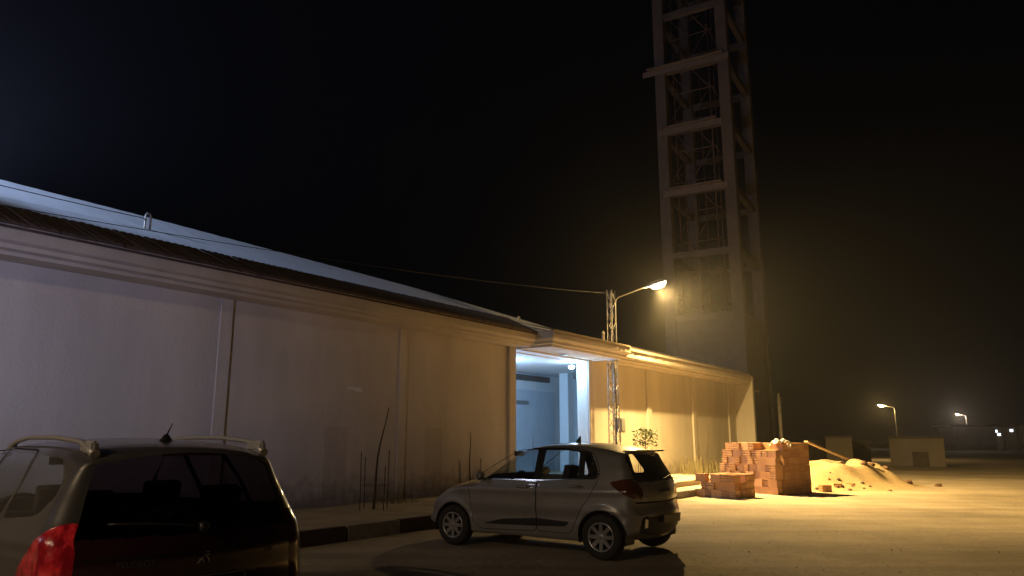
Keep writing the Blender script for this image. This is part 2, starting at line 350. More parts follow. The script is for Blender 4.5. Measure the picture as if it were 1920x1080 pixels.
    d = MB(); d.box((5.1, 3.915, 2.75), (6.2, 3.93, 2.9)); d.build('door_panel', M_STEEL, dd)
    # recessed canopy downlight
    d = MB(); d.lathe([(.0, 3.952), (.13, 3.952), (.15, 3.962)], 20, Matrix.Translation((1.9, -.25, 0))); d.build('downlight', M_STEEL, bld)
    # cable gland hole patch and scars in the plaster
    d = MB(); d.box((-6.32, -.005, 2.52), (-5.95, .0, 2.58)); d.box((-6.12, -.005, 2.49), (-5.9, .0, 2.53)); d.build('plaster_scar', M_WHITE, bld)
    for s in (-6.6, -3.6):
        d = MB(); d.box((s - .3, -.0045, .3), (s + .32, .0, 1.75)); d.build('cement_patch', M_PATCH, bld)
hall()
pl = thing('porch_lamp', L(3.42, -.36, 3.80), RZ, 'small glowing bluish round lamp hanging under the porch ceiling beside the right jamb', 'ceiling lamp')
m = MB(); m.tube([(0, 0, 0), (0, 0, .155)], .012, 8); m.build('stem', M_STEEL, pl)
m = MB(); m.lathe([(0, -.10), (.05, -.095), (.09, -.06), (.10, -.02), (.08, 0), (0, .004)], 24); m.build('diffuser', M_PORCHG, pl)
point_light('porch_light', (-.02, .05, -.22), PORCH, P_PORCH, .08, pl)

pl2 = thing('porch_lamp', L(1.5, -2.0, 3.93), RZ, 'second ceiling lamp deeper in the porch, hidden behind the left jamb', 'ceiling lamp')
m = MB(); m.lathe([(0, -.10), (.05, -.095), (.09, -.06), (.10, -.02), (.08, 0), (0, .002)], 24); m.build('diffuser', M_PORCHG, pl2)
point_light('porch_light', (0, 0, -.24), (.27, .55, 1), 430, .1, pl2)

# vent pipes and cables over the roof
for s, h, lab in ((-9.6, .42, 'small grey hooped vent pipe on the pale roof slope near the left edge'), (3.6, .30, 'thin vent stub on the pale roof slope above the porch')):
    v = thing('vent_pipe', L(s, -2.6, 5.55 - (.25 if s > 0 else 0)), RZ, lab, 'vent pipe')
    m = MB(); m.tube([(0, 0, -.3), (0, 0, h), (.03, 0, h+.05), (.09, 0, h+.05), (.11, 0, h), (.11, 0, h-.35)], .022); m.build('pipe', M_STEEL, v)
def cable(name, a, b, sag, r, lab):
    m = MB(); P = [Vector(a).lerp(Vector(b), t / 24) - Vector((0, 0, sag * 4 * (t/24) * (1 - t/24))) for t in range(25)]
    m.tube(P, r, 5); tag(m.build(name, M_BLACK), lab, 'cable')
cable('power_cable', L(-13.6, .72, 4.58), L(4.35, .62, 6.2), .16, .006, 'black overhead cable running up from the tiled eave to the lattice pole')
cable('power_cable', L(-24, -1.5, 6.1), L(-9.6, -2.6, 5.9), .22, .009, 'black cable lying low over the pale roof at the far left')

# ================================================================== LATTICE POLE AND STREET LAMPS
def lattice(h, w0=.17, w1=.12, pitch=.34):
    m = MB()
    for sx in (-1, 1):
        for sy in (-1, 1): m.tube([(sx*w0, sy*w0*.7, 0), (sx*w1, sy*w1*.7, h)], .019, 5)
    z = 0; k = 0
    while z < h - pitch:
        wa = w0 + (w1 - w0) * z / h; wb = w0 + (w1 - w0) * (z + pitch) / h; s = 1 if k % 2 else -1
        for sy in (-1, 1): m.tube([(s*wa, sy*wa*.7, z), (-s*wb, sy*wb*.7, z+pitch)], .011, 4)
        for sx in (-1, 1): m.tube([(sx*wa, s*wa*.7, z), (sx*wb, -s*wb*.7, z+pitch)], .011, 4)
        z += pitch; k += 1
    return m
pole = thing('lattice_pole', L(4.36, .62, .16), RZ, 'galvanised steel lattice pole rising in front of the lit wall past the porch canopy', 'utility pole')
lattice(6.15).build('lattice', M_STEEL, pole)
m = MB(); m.box((-.28, -.13, 3.74), (.24, -.10, 3.79)); m.build('cross_bar', M_STEEL, pole)
m = MB(); m.box((-.2, -.10, 3.4), (.2, -.08, 3.43)); m.build('cross_bar', M_STEEL, pole)
m = MB(); m.tube([(-.13, -.14, .3), (-.16, -.15, 1.6), (-.08, -.14, 2.4), (-.15, -.15, 3.2), (-.12, -.14, 3.8)], .02, 6); m.build('conduit', M_BLACK, pole)
mb = thing('meter_box', L(4.70, .66, 1.70), RZ, 'small grey electricity box fixed to the side of the lattice pole', 'electric box')
m = MB(); m.box((-.15, -.11, .0), (.15, .11, .46)); m.build('case', M_BOX, mb, bevel=.02)
m = MB(); m.box((-.12, -.122, .06), (.12, -.108, .40)); m.build('door', M_BOX, mb, bevel=.004)
m = MB(); m.tube([(0, 0, 0), (.02, 0, -.25), (-.1, 0, -.5), (-.28, 0, -.9)], .014, 6); m.build('conduit', M_BLACK, mb)

def street_lamp(root_loc, rz, h, arm, rise, glow, col, power, spot, label, group, post_r=.045, size=.06, mount=0, hs=1):
    """pipe bracket with a cobra-head lantern; local +x is the way the arm reaches"""
    t = thing('street_lamp', root_loc, rz, label, 'street lamp', group)
    m = MB(); m.tube([(0, 0, mount), (0, 0, h - .25), (.02, 0, h - .10), (.12, 0, h)] + [(arm * k / 5 + .12 * (1 - k/5), 0, h + rise * k / 5) for k in range(1, 6)], post_r, 8); m.build('post', M_STEEL, t)
    hx, hz = arm + .22, h + rise + .03
    Mx = Matrix.Translation((hx, 0, hz)) @ Matrix.Rotation(math.atan2(-rise, arm), 4, 'Y') @ Matrix.Scale(hs, 4)
    m = MB(); n = 14; vs = []; prof = [(-.30, .05), (-.24, .08), (-.1, .12), (.1, .14), (.24, .11), (.31, .03)]
    for x, w in prof:
        for k in range(n): q = math.pi * k / (n - 1); vs.append(Mx @ Vector((x, -math.cos(q) * w, math.sin(q) * w * .7)))
    m.add(vs, [(i*n+k, i*n+k+1, (i+1)*n+k+1, (i+1)*n+k) for i in range(len(prof)-1) for k in range(n-1)], True)
    m.build('lamp_head', M_BOX, t)
    m = MB(); vs = []
    for x, w in [(-.14, .03), (-.08, .10), (.08, .12), (.2, .10), (.27, .03)]:
        for k in range(n): q = math.pi * k / (n - 1); vs.append(Mx @ Vector((x, -math.cos(q) * w, -math.sin(q) * w * .95 - .004)))
    m.add(vs, [(i*n+k, i*n+k+1, (i+1)*n+k+1, (i+1)*n+k) for i in range(4) for k in range(n-1)], True); m.build('bulb', glow, t)
    if power: point_light('lamp_light', Mx @ Vector((.05, 0, -.19)), col, power, size, t)
    if spot: point_light('lamp_beam', Mx @ Vector((.05, 0, -.19)), col, spot[0], size, t, spot=R(spot[1]), rot=(0, -R(spot[2]), R(spot[3])), blend=.9)
    return t
# main lamp: bracket strapped to the lattice pole, arm reaching out over the road
base = L(4.46, .66, 0); tip = L(5.3, 1.75, 0); v = tip - base
street_lamp(L(4.50, .70, 0), math.atan2(v.y, v.x), 6.10, v.length - .22, .40, M_BULB, SODIUM, P_MAIN, (P_MAIN_SPOT, 164, 44, -20),
            'lit orange street lamp on a bracket at the top of the lattice pole', 'sodium street lamps', post_r=.026, mount=3.95, hs=1.3)
# cool LED lamp past the left edge, near the wall; and the lamp of the street behind the camera
fl = thing('floodlight_stand', L(-19.0, 4.2, 0), RZ, 'cool white floodlight on a short stand shining along the left end of the wall', 'floodlight')
m = MB(); m.tube([(0, 0, 0), (0, 0, 2.95)], .04, 8); m.build('post', M_STEEL, fl)
m = MB(); m.box((-.10, -.16, 2.96), (.04, .16, 3.20)); m.build('housing', M_BLACK, fl, bevel=.01); m = MB(); m.box((.041, -.14, 2.98), (.05, .14, 3.18)); m.build('lens', M_LEDG, fl)
_d = Vector((7.2, 4.2, -.25)); point_light('flood_beam', (.08, 0, 3.08), LED, P_LED, .08, fl, spot=R(40), rot=_d.to_track_quat('-Z', 'Y').to_euler(), blend=1)
rfl = thing('roof_floodlight', L(-20.0, -3.2, 4.4), RZ, 'cool white floodlight on a short mast above the left end of the pale roof', 'floodlight')
m = MB(); m.tube([(0, 0, 0), (0, 0, 4.6)], .05, 8); m.build('post', M_STEEL, rfl)
m = MB(); m.box((-.12, -.2, 4.6), (.04, .2, 4.9)); m.build('housing', M_BLACK, rfl, bevel=.01); m = MB(); m.box((.041, -.18, 4.62), (.05, .18, 4.88)); m.build('lens', M_LEDG, rfl)
_d = Vector((14, 1.5, -3.9)); point_light('roof_beam', (.1, 0, 4.75), (.50, .64, 1), P_ROOF, .1, rfl, spot=R(40), rot=_d.to_track_quat('-Z', 'Y').to_euler(), blend=.8)
street_lamp(L(-13.6, -10.5, 0), RZ, 7.4, .6, .1, M_LEDG, (.45, .52, 1), 4500, None, 'unseen bluish lamp added behind the hall to tint the haze over its roof', None)  # extra hidden lamp, added so the haze above the ridge glows bluish
street_lamp(Vector((-9.5, -5.0, 0)), R(40), 6.5, 1.2, .2, M_BULB, (1, .74, .47), P_BACK, None, 'orange street lamp standing behind the photographer', None)

# ================================================================== MINARET
def minaret():
    t = thing('minaret_tower', Vector((12.05, 38.0, 0)), R(60), 'tall unfinished concrete frame tower with open storeys behind the hall', 'tower')
    w, d, c = 6.0, 4.25, .60      # x = to the back right, y = back left; corner post at the origin
    lv = [8.1, 11.6, 15.2, 18.9, 22.7, 26.2, 30.0]
    def P(x0, x1, y0, y1, z0, z1, name='column', mt=M_CONC):
        m = MB(); m.box((x0, y0, z0), (x1, y1, z1)); return m.build(name, mt, t, bevel=.015)
    for x in (0, w - c):
        for y in (0, d - c): P(x, x + c, y, y + c, -.1, 31)
    for i, z in enumerate(lv):
        k = .34
        for y in (.12, d - .12 - .3): P(c + .002, w - c - .002, y, y + .3, z - k, z, 'beam')
        for x in (.10, w - .12 - .3): P(x, x + .3, c + .002, d - c - .002, z - k, z, 'beam')
    # solid infill at the foot
    P(.1, .35, c + .003, d - c - .003, -.1, lv[0] - .345, 'infill_wall', M_CONCD); P(c + .003, w - c - .003, .12, .37, -.1, lv[0] - .345, 'infill_wall', M_CONCD)
    # formwork boards left on the front beams
    for z, a, b in ((22.7, -.05, 4.95), (18.9, .5, 4.2), (15.2, .4, 4.0)):
        m = MB(); m.box((-.09, a, z - .36), (-.035, b, z - .02)); m.box((-.32, a + .3, z + .004), (.5, b - .3, z + .06)); m.build('formwork_board', M_BOARD, t)
    return t
minaret()
sc = thing('scaffold', Vector((12.05, 38.0, 0)), R(60), 'thin rusty scaffold poles and ladders standing inside the concrete tower', 'scaffold')
random.seed(3)
for x, y in ((.85, 1.3), (.85, 2.5), (.85, 3.4), (2.3, 3.4), (3.6, 1.3), (3.6, 2.6), (4.8, 2.0)):
    m = MB(); z = 0
    m.tube([(x, y, 0), (x + .03, y, 30.5)], .035, 5); m.build('upright', M_RUST, sc)
m = MB(); z = 1.5; k = 0
while z < 30:
    m.tube([(.85, 1.0, z), (.85, 3.6, z + random.uniform(-.15, .15))], .03, 5); m.tube([(.6, 3.4, z + .3), (3.8, 3.4, z + .3)], .03, 5); m.tube([(.6, 1.3, z + .2), (3.8, 1.3, z + .2)], .03, 5)
    s = (1.3, 2.6) if k % 2 else (2.6, 1.3); m.tube([(.85, s[0], z), (.85, s[1], z + 1.8)], .025, 5); s = (2.6, 3.8) if k % 2 else (3.8, 2.6); m.tube([(.85, s[0], z), (.85, s[1], z + 1.8)], .025, 5)
    for q in range(3): a = Vector((random.uniform(.9, 2.4), random.uniform(1, 4), z + random.uniform(0, 1.5))); m.tube([a, a + Vector((random.uniform(-1, 1), random.uniform(-1.3, 1.3), random.uniform(-.3, 1.2)))], .02, 4)
    z += 1.8; k += 1
m.build('brace', M_RUST, sc)

# end yard: small side walls and white post past the end of the hall
ey = thing('side_wall', L(18.3, -.5), RZ, 'dim plastered return wall between the end of the hall and the tower foot', 'wall')
m = MB(); m.box((0, .1, -.1), (4.2, .4, 3.9)); m.build('wall', M_WALL, ey)
m = MB(); m.box((.9, -.02, -.1), (1.25, .098, 3.9)); m.build('pilaster', M_WALL, ey)
m = MB(); m.box((-.3, -.1, 3.904), (4.5, .5, 4.02)); m.build('coping', M_TRIM, ey)
wp = thing('white_post', L(20.4, 1.25), RZ, 'slim white post standing alone past the end of the hall', 'post')
m = MB(); m.tube([(0, 0, -.1), (0, 0, 3.55)], .085, 12); m.build('shaft', M_KERBW, wp); m = MB(); m.lathe([(0, 3.72), (.05, 3.70), (.06, 3.62), (.03, 3.55)], 12); m.build('cap', M_STEEL, wp)
cc = thing('wall_camera', L(17.8, .62, 4.3), RZ, 'little pale floodlight fitting on the end corner of the cornice', 'floodlight')
m = MB(); m.box((-.06, -.06, .05), (.14, .08, .17)); m.build('housing', M_WHITE, cc, bevel=.015); m = MB(); m.tube([(.02, 0, 0), (.02, 0, .06)], .02); m.build('bracket', M_STEEL, cc)

# ================================================================== BRICKS
def brick_mesh():
    Lx, Wy, Hz = .30, .20, .195; m = MB(); g = .02
    # ribbed long faces
    def ribbed(axis):
        pass
    nr = 6; zs = []
    prof = []
    for i in range(nr):
        a = i / nr; prof += [(a + .02, 0), (a + .02, .006), (a + .14 / nr * 1.6, .006), (a + .14 / nr * 1.6, 0)]
    # outer skin as a swept ring with grooves on four sides
    ring = []
    def side(p0, p1, nrm):
        out = []
        d = (p1[0] - p0[0], p1[1] - p0[1])
        out.append(p0)
        for i in range(1, 6):
            for f, dep in ((i/6 - .035, 0), (i/6 - .022, .006), (i/6 + .022, .006), (i/6 + .035, 0)):
                out.append((p0[0] + d[0]*f - nrm[0]*dep, p0[1] + d[1]*f - nrm[1]*dep))
        return out
    y, z = Wy/2, Hz
    ring = side((-y, 0), (y, 0), (0, -1)) + side((y, 0), (y, z), (1, 0)) + side((y, z), (-y, z), (0, 1)) + side((-y, z), (-y, 0), (-1, 0))
    n = len(ring); vs = [(-Lx/2, a, b) for a, b in ring] + [(Lx/2, a, b) for a, b in ring]
    m.add(vs, [(i, (i+1) % n, (i+1) % n + n, i + n) for i in range(n)])
    # ends: webs with hollow cells 2 x 4, cells 6 cm deep
    cols, rows = 4, 3; t = .016
    ys = np.linspace(-y, y, cols + 1); zz = np.linspace(0, z, rows + 1)
    for sx in (-1, 1):
        X = sx * (Lx/2 - .0005); Xi = sx * (Lx/2 - .07)
        for i in range(cols):
            for j in range(rows):
                a, b, c, d = ys[i], ys[i+1], zz[j], zz[j+1]
                o = [(X, a, c), (X, b, c), (X, b, d), (X, a, d)]; q = [(X, a+t/1.4, c+t/1.4), (X, b-t/1.4, c+t/1.4), (X, b-t/1.4, d-t/1.4), (X, a+t/1.4, d-t/1.4)]; r = [(Xi, p[1], p[2]) for p in q]
                m.add(o + q + r, [(k, (k+1) % 4, (k+1) % 4 + 4, k + 4) for k in range(4)] + [(k+4, (k+1) % 4 + 4, (k+1) % 4 + 8, k + 8) for k in range(4)] + [(8, 9, 10, 11)])
    return m
random.seed(11)
bk0 = brick_mesh().build('hollow_brick', M_BRICK); bk0.location = (0, 0, -5)
bk_used = [False]
def brick(loc, rz, label, group, rx=0, ry=0):
    if not bk_used[0]: o = bk0; bk_used[0] = True
    else: o = bk0.copy(); COL.objects.link(o)
    o.rotation_euler = (rx, ry, rz); o.location = loc; tag(o, label, 'brick', group); return o
def stack(K, phi, na, nb, layers, label, group, lean=0, gaps=0):
    """K nearest corner, phi the direction of the right face; outer shell and top only. a = along left face, b = along right face"""
    u = Vector((math.cos(phi), math.sin(phi), 0)); v = Vector((-u.y, u.x, 0))   # u right, v back-left
    for k in range(layers):
        z = k * .199
        top = k >= layers - 1
        # left face: mixture of headers and stretchers along v
        a = 0.0; Ltot = na
        while a < Ltot - .1:
            st = random.random() < .5; ln = .30 if st else .20
            if top and random.random() < gaps: a += ln; continue
            dep = .20 if st else .30; j = random.uniform(-.035, .03)
            c = K + v * (a + ln/2) + u * (dep/2 + j) + Vector((0, 0, z + .001)); brick(c, (phi + R(90) if st else phi) + R(random.uniform(-3, 3)), label, group); a += ln + .004
        # right face: stretchers seen end on, tight
        b = .32
        while b < nb - .1:
            if top and random.random() < gaps: b += .2; continue
            c = K + u * (b + .1) + v * (.15 + random.uniform(-.01, .01)) + Vector((0, 0, z + .001)); brick(c, phi + R(90) + R(random.uniform(-1, 1)), label, group); b += .203
        if top or k == layers - 2:     # fill the top
            a = .32
            while a < Ltot - .2:
                b = .32
                while b < nb - .1:
                    if random.random() > gaps * (1 if top else .3): brick(K + u * (b + .1) + v * (a + .15) + Vector((0, 0, z + .001)), phi + R(90) + R(random.uniform(-2, 2)), label, group)
                    b += .204
                a += .306
G1 = 'hollow bricks of the tall stack'
stack(Vector((7.22, 20.85, 0)), R(28), 2.1, 1.42, 7, 'hollow clay brick in the tall uneven stack beside the sand heap', G1, gaps=.48)
G2 = 'hollow bricks of the low front pile'
stack(Vector((5.69, 19.56, 0)), R(41), 1.05, .84, 3, 'hollow clay brick in the low pile in front of the tall stack', G2, gaps=.12)
G3 = 'hollow bricks behind the sand heap'
for i in range(9):
    brick(Vector((9.2, 26.5, 0)) + Vector((.82, .57, 0)) * (i % 5) * .31 + Vector((0, 0, .80 + .2 * (i // 5))), R(35) + R(random.uniform(-3, 3)), 'hollow clay brick of the row lying behind the sand heap', G3)
for i in range(20): 
    brick(Vector((9.2, 26.5, 0)) + Vector((.82, .57, 0)) * (i % 5) * .31 + Vector((0, 0, .001 + .2 * (i // 5))), R(35), 'hollow clay brick of the row lying behind the sand heap', G3)
U = Vector((math.cos(R(28)), math.sin(R(28)), 0)); Vv = Vector((-U.y, U.x, 0)); K1 = Vector((7.22, 20.85, 0))
for a, b, z in ():
    brick(K1 + Vv * a + U * b + Vector((0, 0, z)), R(28 + random.uniform(-20, 20)), 'hollow clay brick in the tall uneven stack beside the sand heap', G1)
for i, (x, y, r) in enumerate(((9.05, 22.15, 12), (9.75, 22.9, 60), (10.2, 23.2, -30), (6.05, 19.95, 10))):
    brick(Vector((x, y, .0)), R(r), ['lone hollow brick lying on the sand just right of the tall stack', 'broken hollow brick half sunk at the foot of the sand heap', 'hollow brick lying at the right foot of the sand heap', 'hollow brick lying on the ground beside the low pile'][i], None)
# white plastic sheet and a loop of hose on top of the stack
m = MB(); n = 12; vs = []
for i in range(n):
    for j in range(n):
        a, b = i/(n-1), j/(n-1); vs.append((a * .42, b * .3, .05 + .035 * math.sin(a*9 + b*4) + .03 * math.cos(b*11 - a*3) - .25 * max(0, .35 - a) ))
m.add(vs, [(j*n+i, j*n+i+1, (j+1)*n+i+1, (j+1)*n+i) for i in range(n-1) for j in range(n-1)], True)
for _ in (0,):
    o = m.build('plastic_sheet', M_WHITE); o.location = K1 + U * .15 + Vv * .05 + Vector((0, 0, 1.40)); o.rotation_euler[2] = R(28); tag(o, 'crumpled white plastic sheet on top of the tall brick stack', 'plastic sheet')
m = MB(); m.tube([(0, 0, .02), (.1, -.03, .05), (.16, -.06, -.02), (.12, -.08, -.12), (.04, -.08, -.1), (.02, -.07, -.03)], .018, 8)
o = m.build('hose', M_WHITE); o.location = K1 + U * .42 + Vv * .01 + Vector((0, 0, 1.40)); o.rotation_euler[2] = R(28); tag(o, 'short loop of white hose hanging over the dark face of the brick stack', 'hose')

# ================================================================== SAND HEAP, PLANKS, RUBBLE
def heap():
    m = MB(); n = 90; x0, x1, y0, y1 = 7.6, 15.6, 21.6, 29.5; vs = []
    rngl = np.random.default_rng(5); ph = rngl.uniform(0, 6.28, (10, 2)); fr = rngl.uniform(1.2, 7, (10, 2))
    def h(x, y):
        z = 0.92 * math.exp(-(((x - 9.6) / 1.35) ** 2 + ((y - 25.0) / 1.5) ** 2)) + .72 * math.exp(-(((x - 11.0) / 1.05) ** 2 + ((y - 25.3) / 1.3) ** 2)) + .30 * math.exp(-(((x - 12.2) / .9) ** 2 + ((y - 25.6) / 1.2) ** 2))
        z = .95 * z / (z + .18) if z > .5 else z * .95 * (1/.68)
        w = sum(math.sin(x * f[0] + p[0]) * math.cos(y * f[1] + p[1]) for f, p in zip(fr, ph)) * .014
        return z * (1 + w * 1.2) + w * min(1, z * 3) - .06
    for j in range(n):
        for i in range(n):
            x = x0 + (x1 - x0) * i / (n-1); y = y0 + (y1 - y0) * j / (n-1); vs.append((x, y, h(x, y)))
    m.add(vs, [(j*n+i, j*n+i+1, (j+1)*n+i+1, (j+1)*n+i) for j in range(n-1) for i in range(n-1)], True)
    tag(m.build('sand_heap', M_SAND), 'pale heap of builders sand sloping away right of the tall brick stack', 'sand heap'); return h
hz = heap()
pk = MB(); a = Vector((9.55, 24.6, 1.42)); b = Vector((11.7, 25.2, .58)); dr = (b - a).normalized(); sd = dr.cross(Vector((0, 0, 1))).normalized(); upv = sd.cross(dr)
Mx = Matrix.Translation(a) @ Matrix((dr, sd, upv)).transposed().to_4x4()
pk.box((0, -.1, -.02), ((b-a).length, .1, .02), Mx); tag(pk.build('wooden_plank', M_WOOD, bevel=.004), 'long pale plank leaning down across the top of the sand heap', 'plank')
random.seed(21)
def rock(name, loc, r, mt, lab, cat, group=None):
    m = MB(); bm = bmesh.new(); bmesh.ops.create_icosphere(bm, subdivisions=2, radius=r)
    for v in bm.verts: v.co *= random.uniform(.7, 1.15); v.co.z *= .7
    m.add([v.co[:] for v in bm.verts], [tuple(v.index for v in f.verts) for f in bm.faces]); bm.free()
    o = m.build(name, mt); o.location = loc; o.rotation_euler[2] = random.uniform(0, 6); tag(o, lab, cat, group)
for i in range(15):
    x = random.gauss(9.9, .9); y = random.uniform(22.4, 23.6); z = max(0, hz(x, y)); 
    rock('rubble_stone', (x, y, z + .01), random.uniform(.03, .085), random.choice([M_CONCD, M_BRICK, M_RUST]), 'broken lump of rubble at the foot of the sand heap', 'rubble', 'rubble along the sand heap')
for i, (x, y) in enumerate(((11.6, 24.6), (12.6, 24.3), (11.2, 24.2), (13.7, 24.6), (12.2, 24.9))):
    rock('rubble_stone', (x, y, max(0, hz(x, y)) + .03), .12, M_RUST, 'dark clod sitting on the slope of the sand heap', 'rubble', 'dark clods on the sand heap')
random.seed(33)
for i in range(16):
    s = random.uniform(1.5, 6.5); o_ = random.uniform(.8, 3.0)
    rock('pavement_rubble', L(s, o_, .315), random.uniform(.03, .09), M_PAVE, 'small chunk of rubble on the sandy step right of the silver hatchback', 'rubble', 'rubble on the step')
tag_o = MB(); tag_o.box((0, 0, 0), (.7, .28, .025)); o = tag_o.build('board_scrap', M_WOOD, bevel=.003); o.location = L(4.6, 1.9, .32); o.rotation_euler[2] = R(20); tag(o, 'scrap of board lying on the sandy step near the pole', 'board')

def grit():
    m = MB(); rg = random.Random(9)
    for k in range(2600):
        Y_ = 8 + 24 * rg.random() ** 1.3; X_ = rg.uniform(-.5, .85) * Y_ * .9; r = rg.uniform(.004, .011) * (1 + .8 * (rg.random() > .93))
        q = W0 - Vector((X_, Y_, 0)); s_ = (Vector((X_, Y_, 0)) - W0).dot(DS); o_ = (Vector((X_, Y_, 0)) - W0).dot(DO)
        if o_ < 3.3 and s_ < 7.6: continue
        vs = [(X_ + r * math.cos(a) * rg.uniform(.7, 1.3), Y_ + r * math.sin(a) * rg.uniform(.7, 1.3), -.002) for a in (0, 1.3, 2.5, 3.8, 5)] + [(X_ + rg.uniform(-.3, .3) * r, Y_, r * rg.uniform(.5, 1))]
        m.add(vs, [(i, (i+1) % 5, 5) for i in range(5)])
    tag(m.build('gravel', M_PAVE), 'loose grit scattered over the dusty yard', 'gravel', kind='stuff')
grit()
# ================================================================== PLANTS
def sapling(loc, h, label, guard=True, leafy=0, cat='sapling', lean=(0, 0), gh=1.25):
    t = thing('sapling', loc, 0, label, cat)
    m = MB(); P = [(lean[0]*f*f*h + .012*math.sin(f*9), lean[1]*f*f*h, f*h) for f in np.linspace(0, 1, 9)]
    m.tube(P, [.028*(1-f*.7) for f in np.linspace(0, 1, 9)], 6)
    if leafy:
        for k in range(9):
            q = random.uniform(0, 6.28); z0 = h * random.uniform(.55, .95); L_ = random.uniform(.2, .42)
            m.tube([(0, 0, z0), (math.cos(q)*L_*.6, math.sin(q)*L_*.6, z0+L_*.5), (math.cos(q)*L_, math.sin(q)*L_, z0+L_*.55)], [.008, .005, .003], 4)
    m.build('stem', M_BARK, t)
    if leafy:
        l = MB()
        for k in range(leafy):
            q = random.uniform(0, 6.28); rr = random.uniform(.05, .42) ; z0 = h * random.uniform(.72, 1.12); c = Vector((math.cos(q)*rr, math.sin(q)*rr, z0))
            if math.sin(c.x * 9 + c.z * 7) * math.cos(c.y * 8) > .25: continue
            a = Vector((random.gauss(0, 1), random.gauss(0, 1), random.gauss(0, .6))).normalized(); b = a.cross(Vector((random.gauss(0, 1), random.gauss(0, 1), random.gauss(0, 1)))).normalized(); s = random.uniform(.03, .055)
            l.add([c - a*s*1.5, c + b*s*.6, c + a*s*1.6, c - b*s*.6], [(0, 1, 2, 3)])
        l.build('foliage', M_LEAF, t)
    if guard:
        g = MB()
        for sx, sy, hh in ((-.22, -.2, gh), (.22, -.2, gh*.75), (.22, .2, gh*1.02), (-.22, .2, gh*.9)):
            g = MB(); g.tube([(sx, sy, 0), (sx*1.05, sy, hh*.85)], .010, 5); g.build('stake', M_BARK, t)
        w = MB()
        for z in (gh*.35,): w.tube([(-.22, -.2, z), (.22, -.2, z), (.22, .2, z), (-.22, .2, z), (-.22, -.2, z)], .004, 4)
        w.build('wire', M_BARK, t)
    return t
random.seed(41)
sapling(L(-6.78, 1.36, .2), 1.9, 'bare leaning sapling inside a stake guard left of the silver hatchback', lean=(.12, 0))
sapling(L(-3.74, 1.24, .2), 1.45, 'bare upright sapling in a stake guard behind the hatchback bonnet', gh=1.0)
sapling(L(5.9, .95, .31), 1.35, 'small leafy young tree against the lit wall behind the hatchback', leafy=420, gh=1.0)
sapling(L(11.2, 1.0, .2), 2.1, 'thin bare sapling against the lit wall left of the brick stack', guard=True, lean=(.1, 0), gh=.9)
def weeds(loc, n, h, spread, label):
    m = MB()
    for k in range(n):
        x, y = random.gauss(0, spread), random.gauss(0, spread); hh = h * random.uniform(.4, 1); dx, dy = random.gauss(0, .1), random.gauss(0, .1); w = .008
        m.add([(x-w, y, 0), (x+w, y, 0), (x+dx*.5+w*.7, y+dy*.5, hh*.6), (x+dx*.5-w*.7, y+dy*.5, hh*.6), (x+dx, y+dy, hh)], [(0, 1, 2, 3), (3, 2, 4)])
    o = m.build('weed_clump', M_DRY); o.location = loc; tag(o, label, 'weeds')
weeds(L(10.2, .8, .2), 110, .8, .3, 'dry tuft of weeds by the wall left of the brick stack')
weeds(L(12.0, .9, .2), 90, .7, .3, 'dry tuft of weeds by the wall behind the brick stack')
weeds(L(-5.4, .5, .2), 40, .35, .25, 'low dark weeds at the wall foot between the two bare saplings')

# ================================================================== FAR BACKGROUND
def block(loc, rz, w, d, h, label, mt, gate=None):
    t = thing('shed', loc, rz, label, 'shed'); m = MB(); m.box((0, 0, -.2), (w, d, h)); m.build('wall', mt, t, bevel=.02)
    m = MB(); m.box((-.06, -.06, h+.002), (w+.06, d+.06, h+.12)); m.build('roof', M_CONCD, t, bevel=.01)
    if gate:
        m = MB(); m.box((gate, -.03, 0), (gate+.8, -.002, .8)); m.build('hatch', M_CONCD, t)
    return t
block(Vector((17.6, 42.5, 0)), R(-23), 1.35, 2.0, 1.55, 'low plain shed in the dark just right of the leaning plank', M_SHED)
block(Vector((21.3, 42.8, 0)), R(-28), 2.7, 2.6, 1.52, 'low plain shed with a dark hatch under the distant street lamp', M_SHED, 1.1)
fw = thing('boundary_wall', Vector((11, 46, 0)), R(-3), 'long dark boundary wall running behind the two sheds', 'wall')
m = MB(); m.box((0, 0, -.2), (10.5, .25, 1.35)); m.build('wall', M_CONCD, fw); m = MB(); m.box((-.02, -.03, 1.352), (10.52, .28, 1.42)); m.build('coping', M_CONCD, fw)
street_lamp(Vector((28.05, 55, 0)), R(160), 3.8, .6, .1, M_FARG, SODIUM, 500, None, 'distant lit street lamp above the low sheds', 'sodium street lamps', post_r=.05, size=.15)
street_lamp(Vector((66.4, 110, 0)), R(160), 4.9, .8, .15, M_FARG, (1, .8, .6), 1500, None, 'farthest lit street lamp near the right edge', 'sodium street lamps', post_r=.07, size=.2)
def far_house(loc, rz, label):
    t = thing('far_house', loc, rz, label, 'house')
    m = MB(); m.box((0, 0, -.5), (5.5, 6, 3.4)); m.build('wall', M_WALL, t); m = MB(); m.box((-.3, -.3, 3.404), (8.6, 6.3, 3.7)); m.build('roof', M_CONC, t)
    for x in (6.4, 8.2): m = MB(); m.box((x, -.1, -.5), (x+.35, .25, 3.4)); m.build('column', M_WALL, t)
    return t
far_house(Vector((62.5, 107, -.2)), R(-10), 'far pale house with a porch on columns under the farthest lamp')
fh = thing('far_kiosk', Vector((72, 118, -.2)), R(-20), 'far low building with small white lit windows', 'building')
m = MB(); m.box((0, 0, 0), (7, 5, 3.6)); m.build('wall', M_CONCD, fh); m = MB(); m.box((-.1, -.1, 3.604), (7.1, 5.1, 3.75)); m.build('roof', M_CONCD, fh)
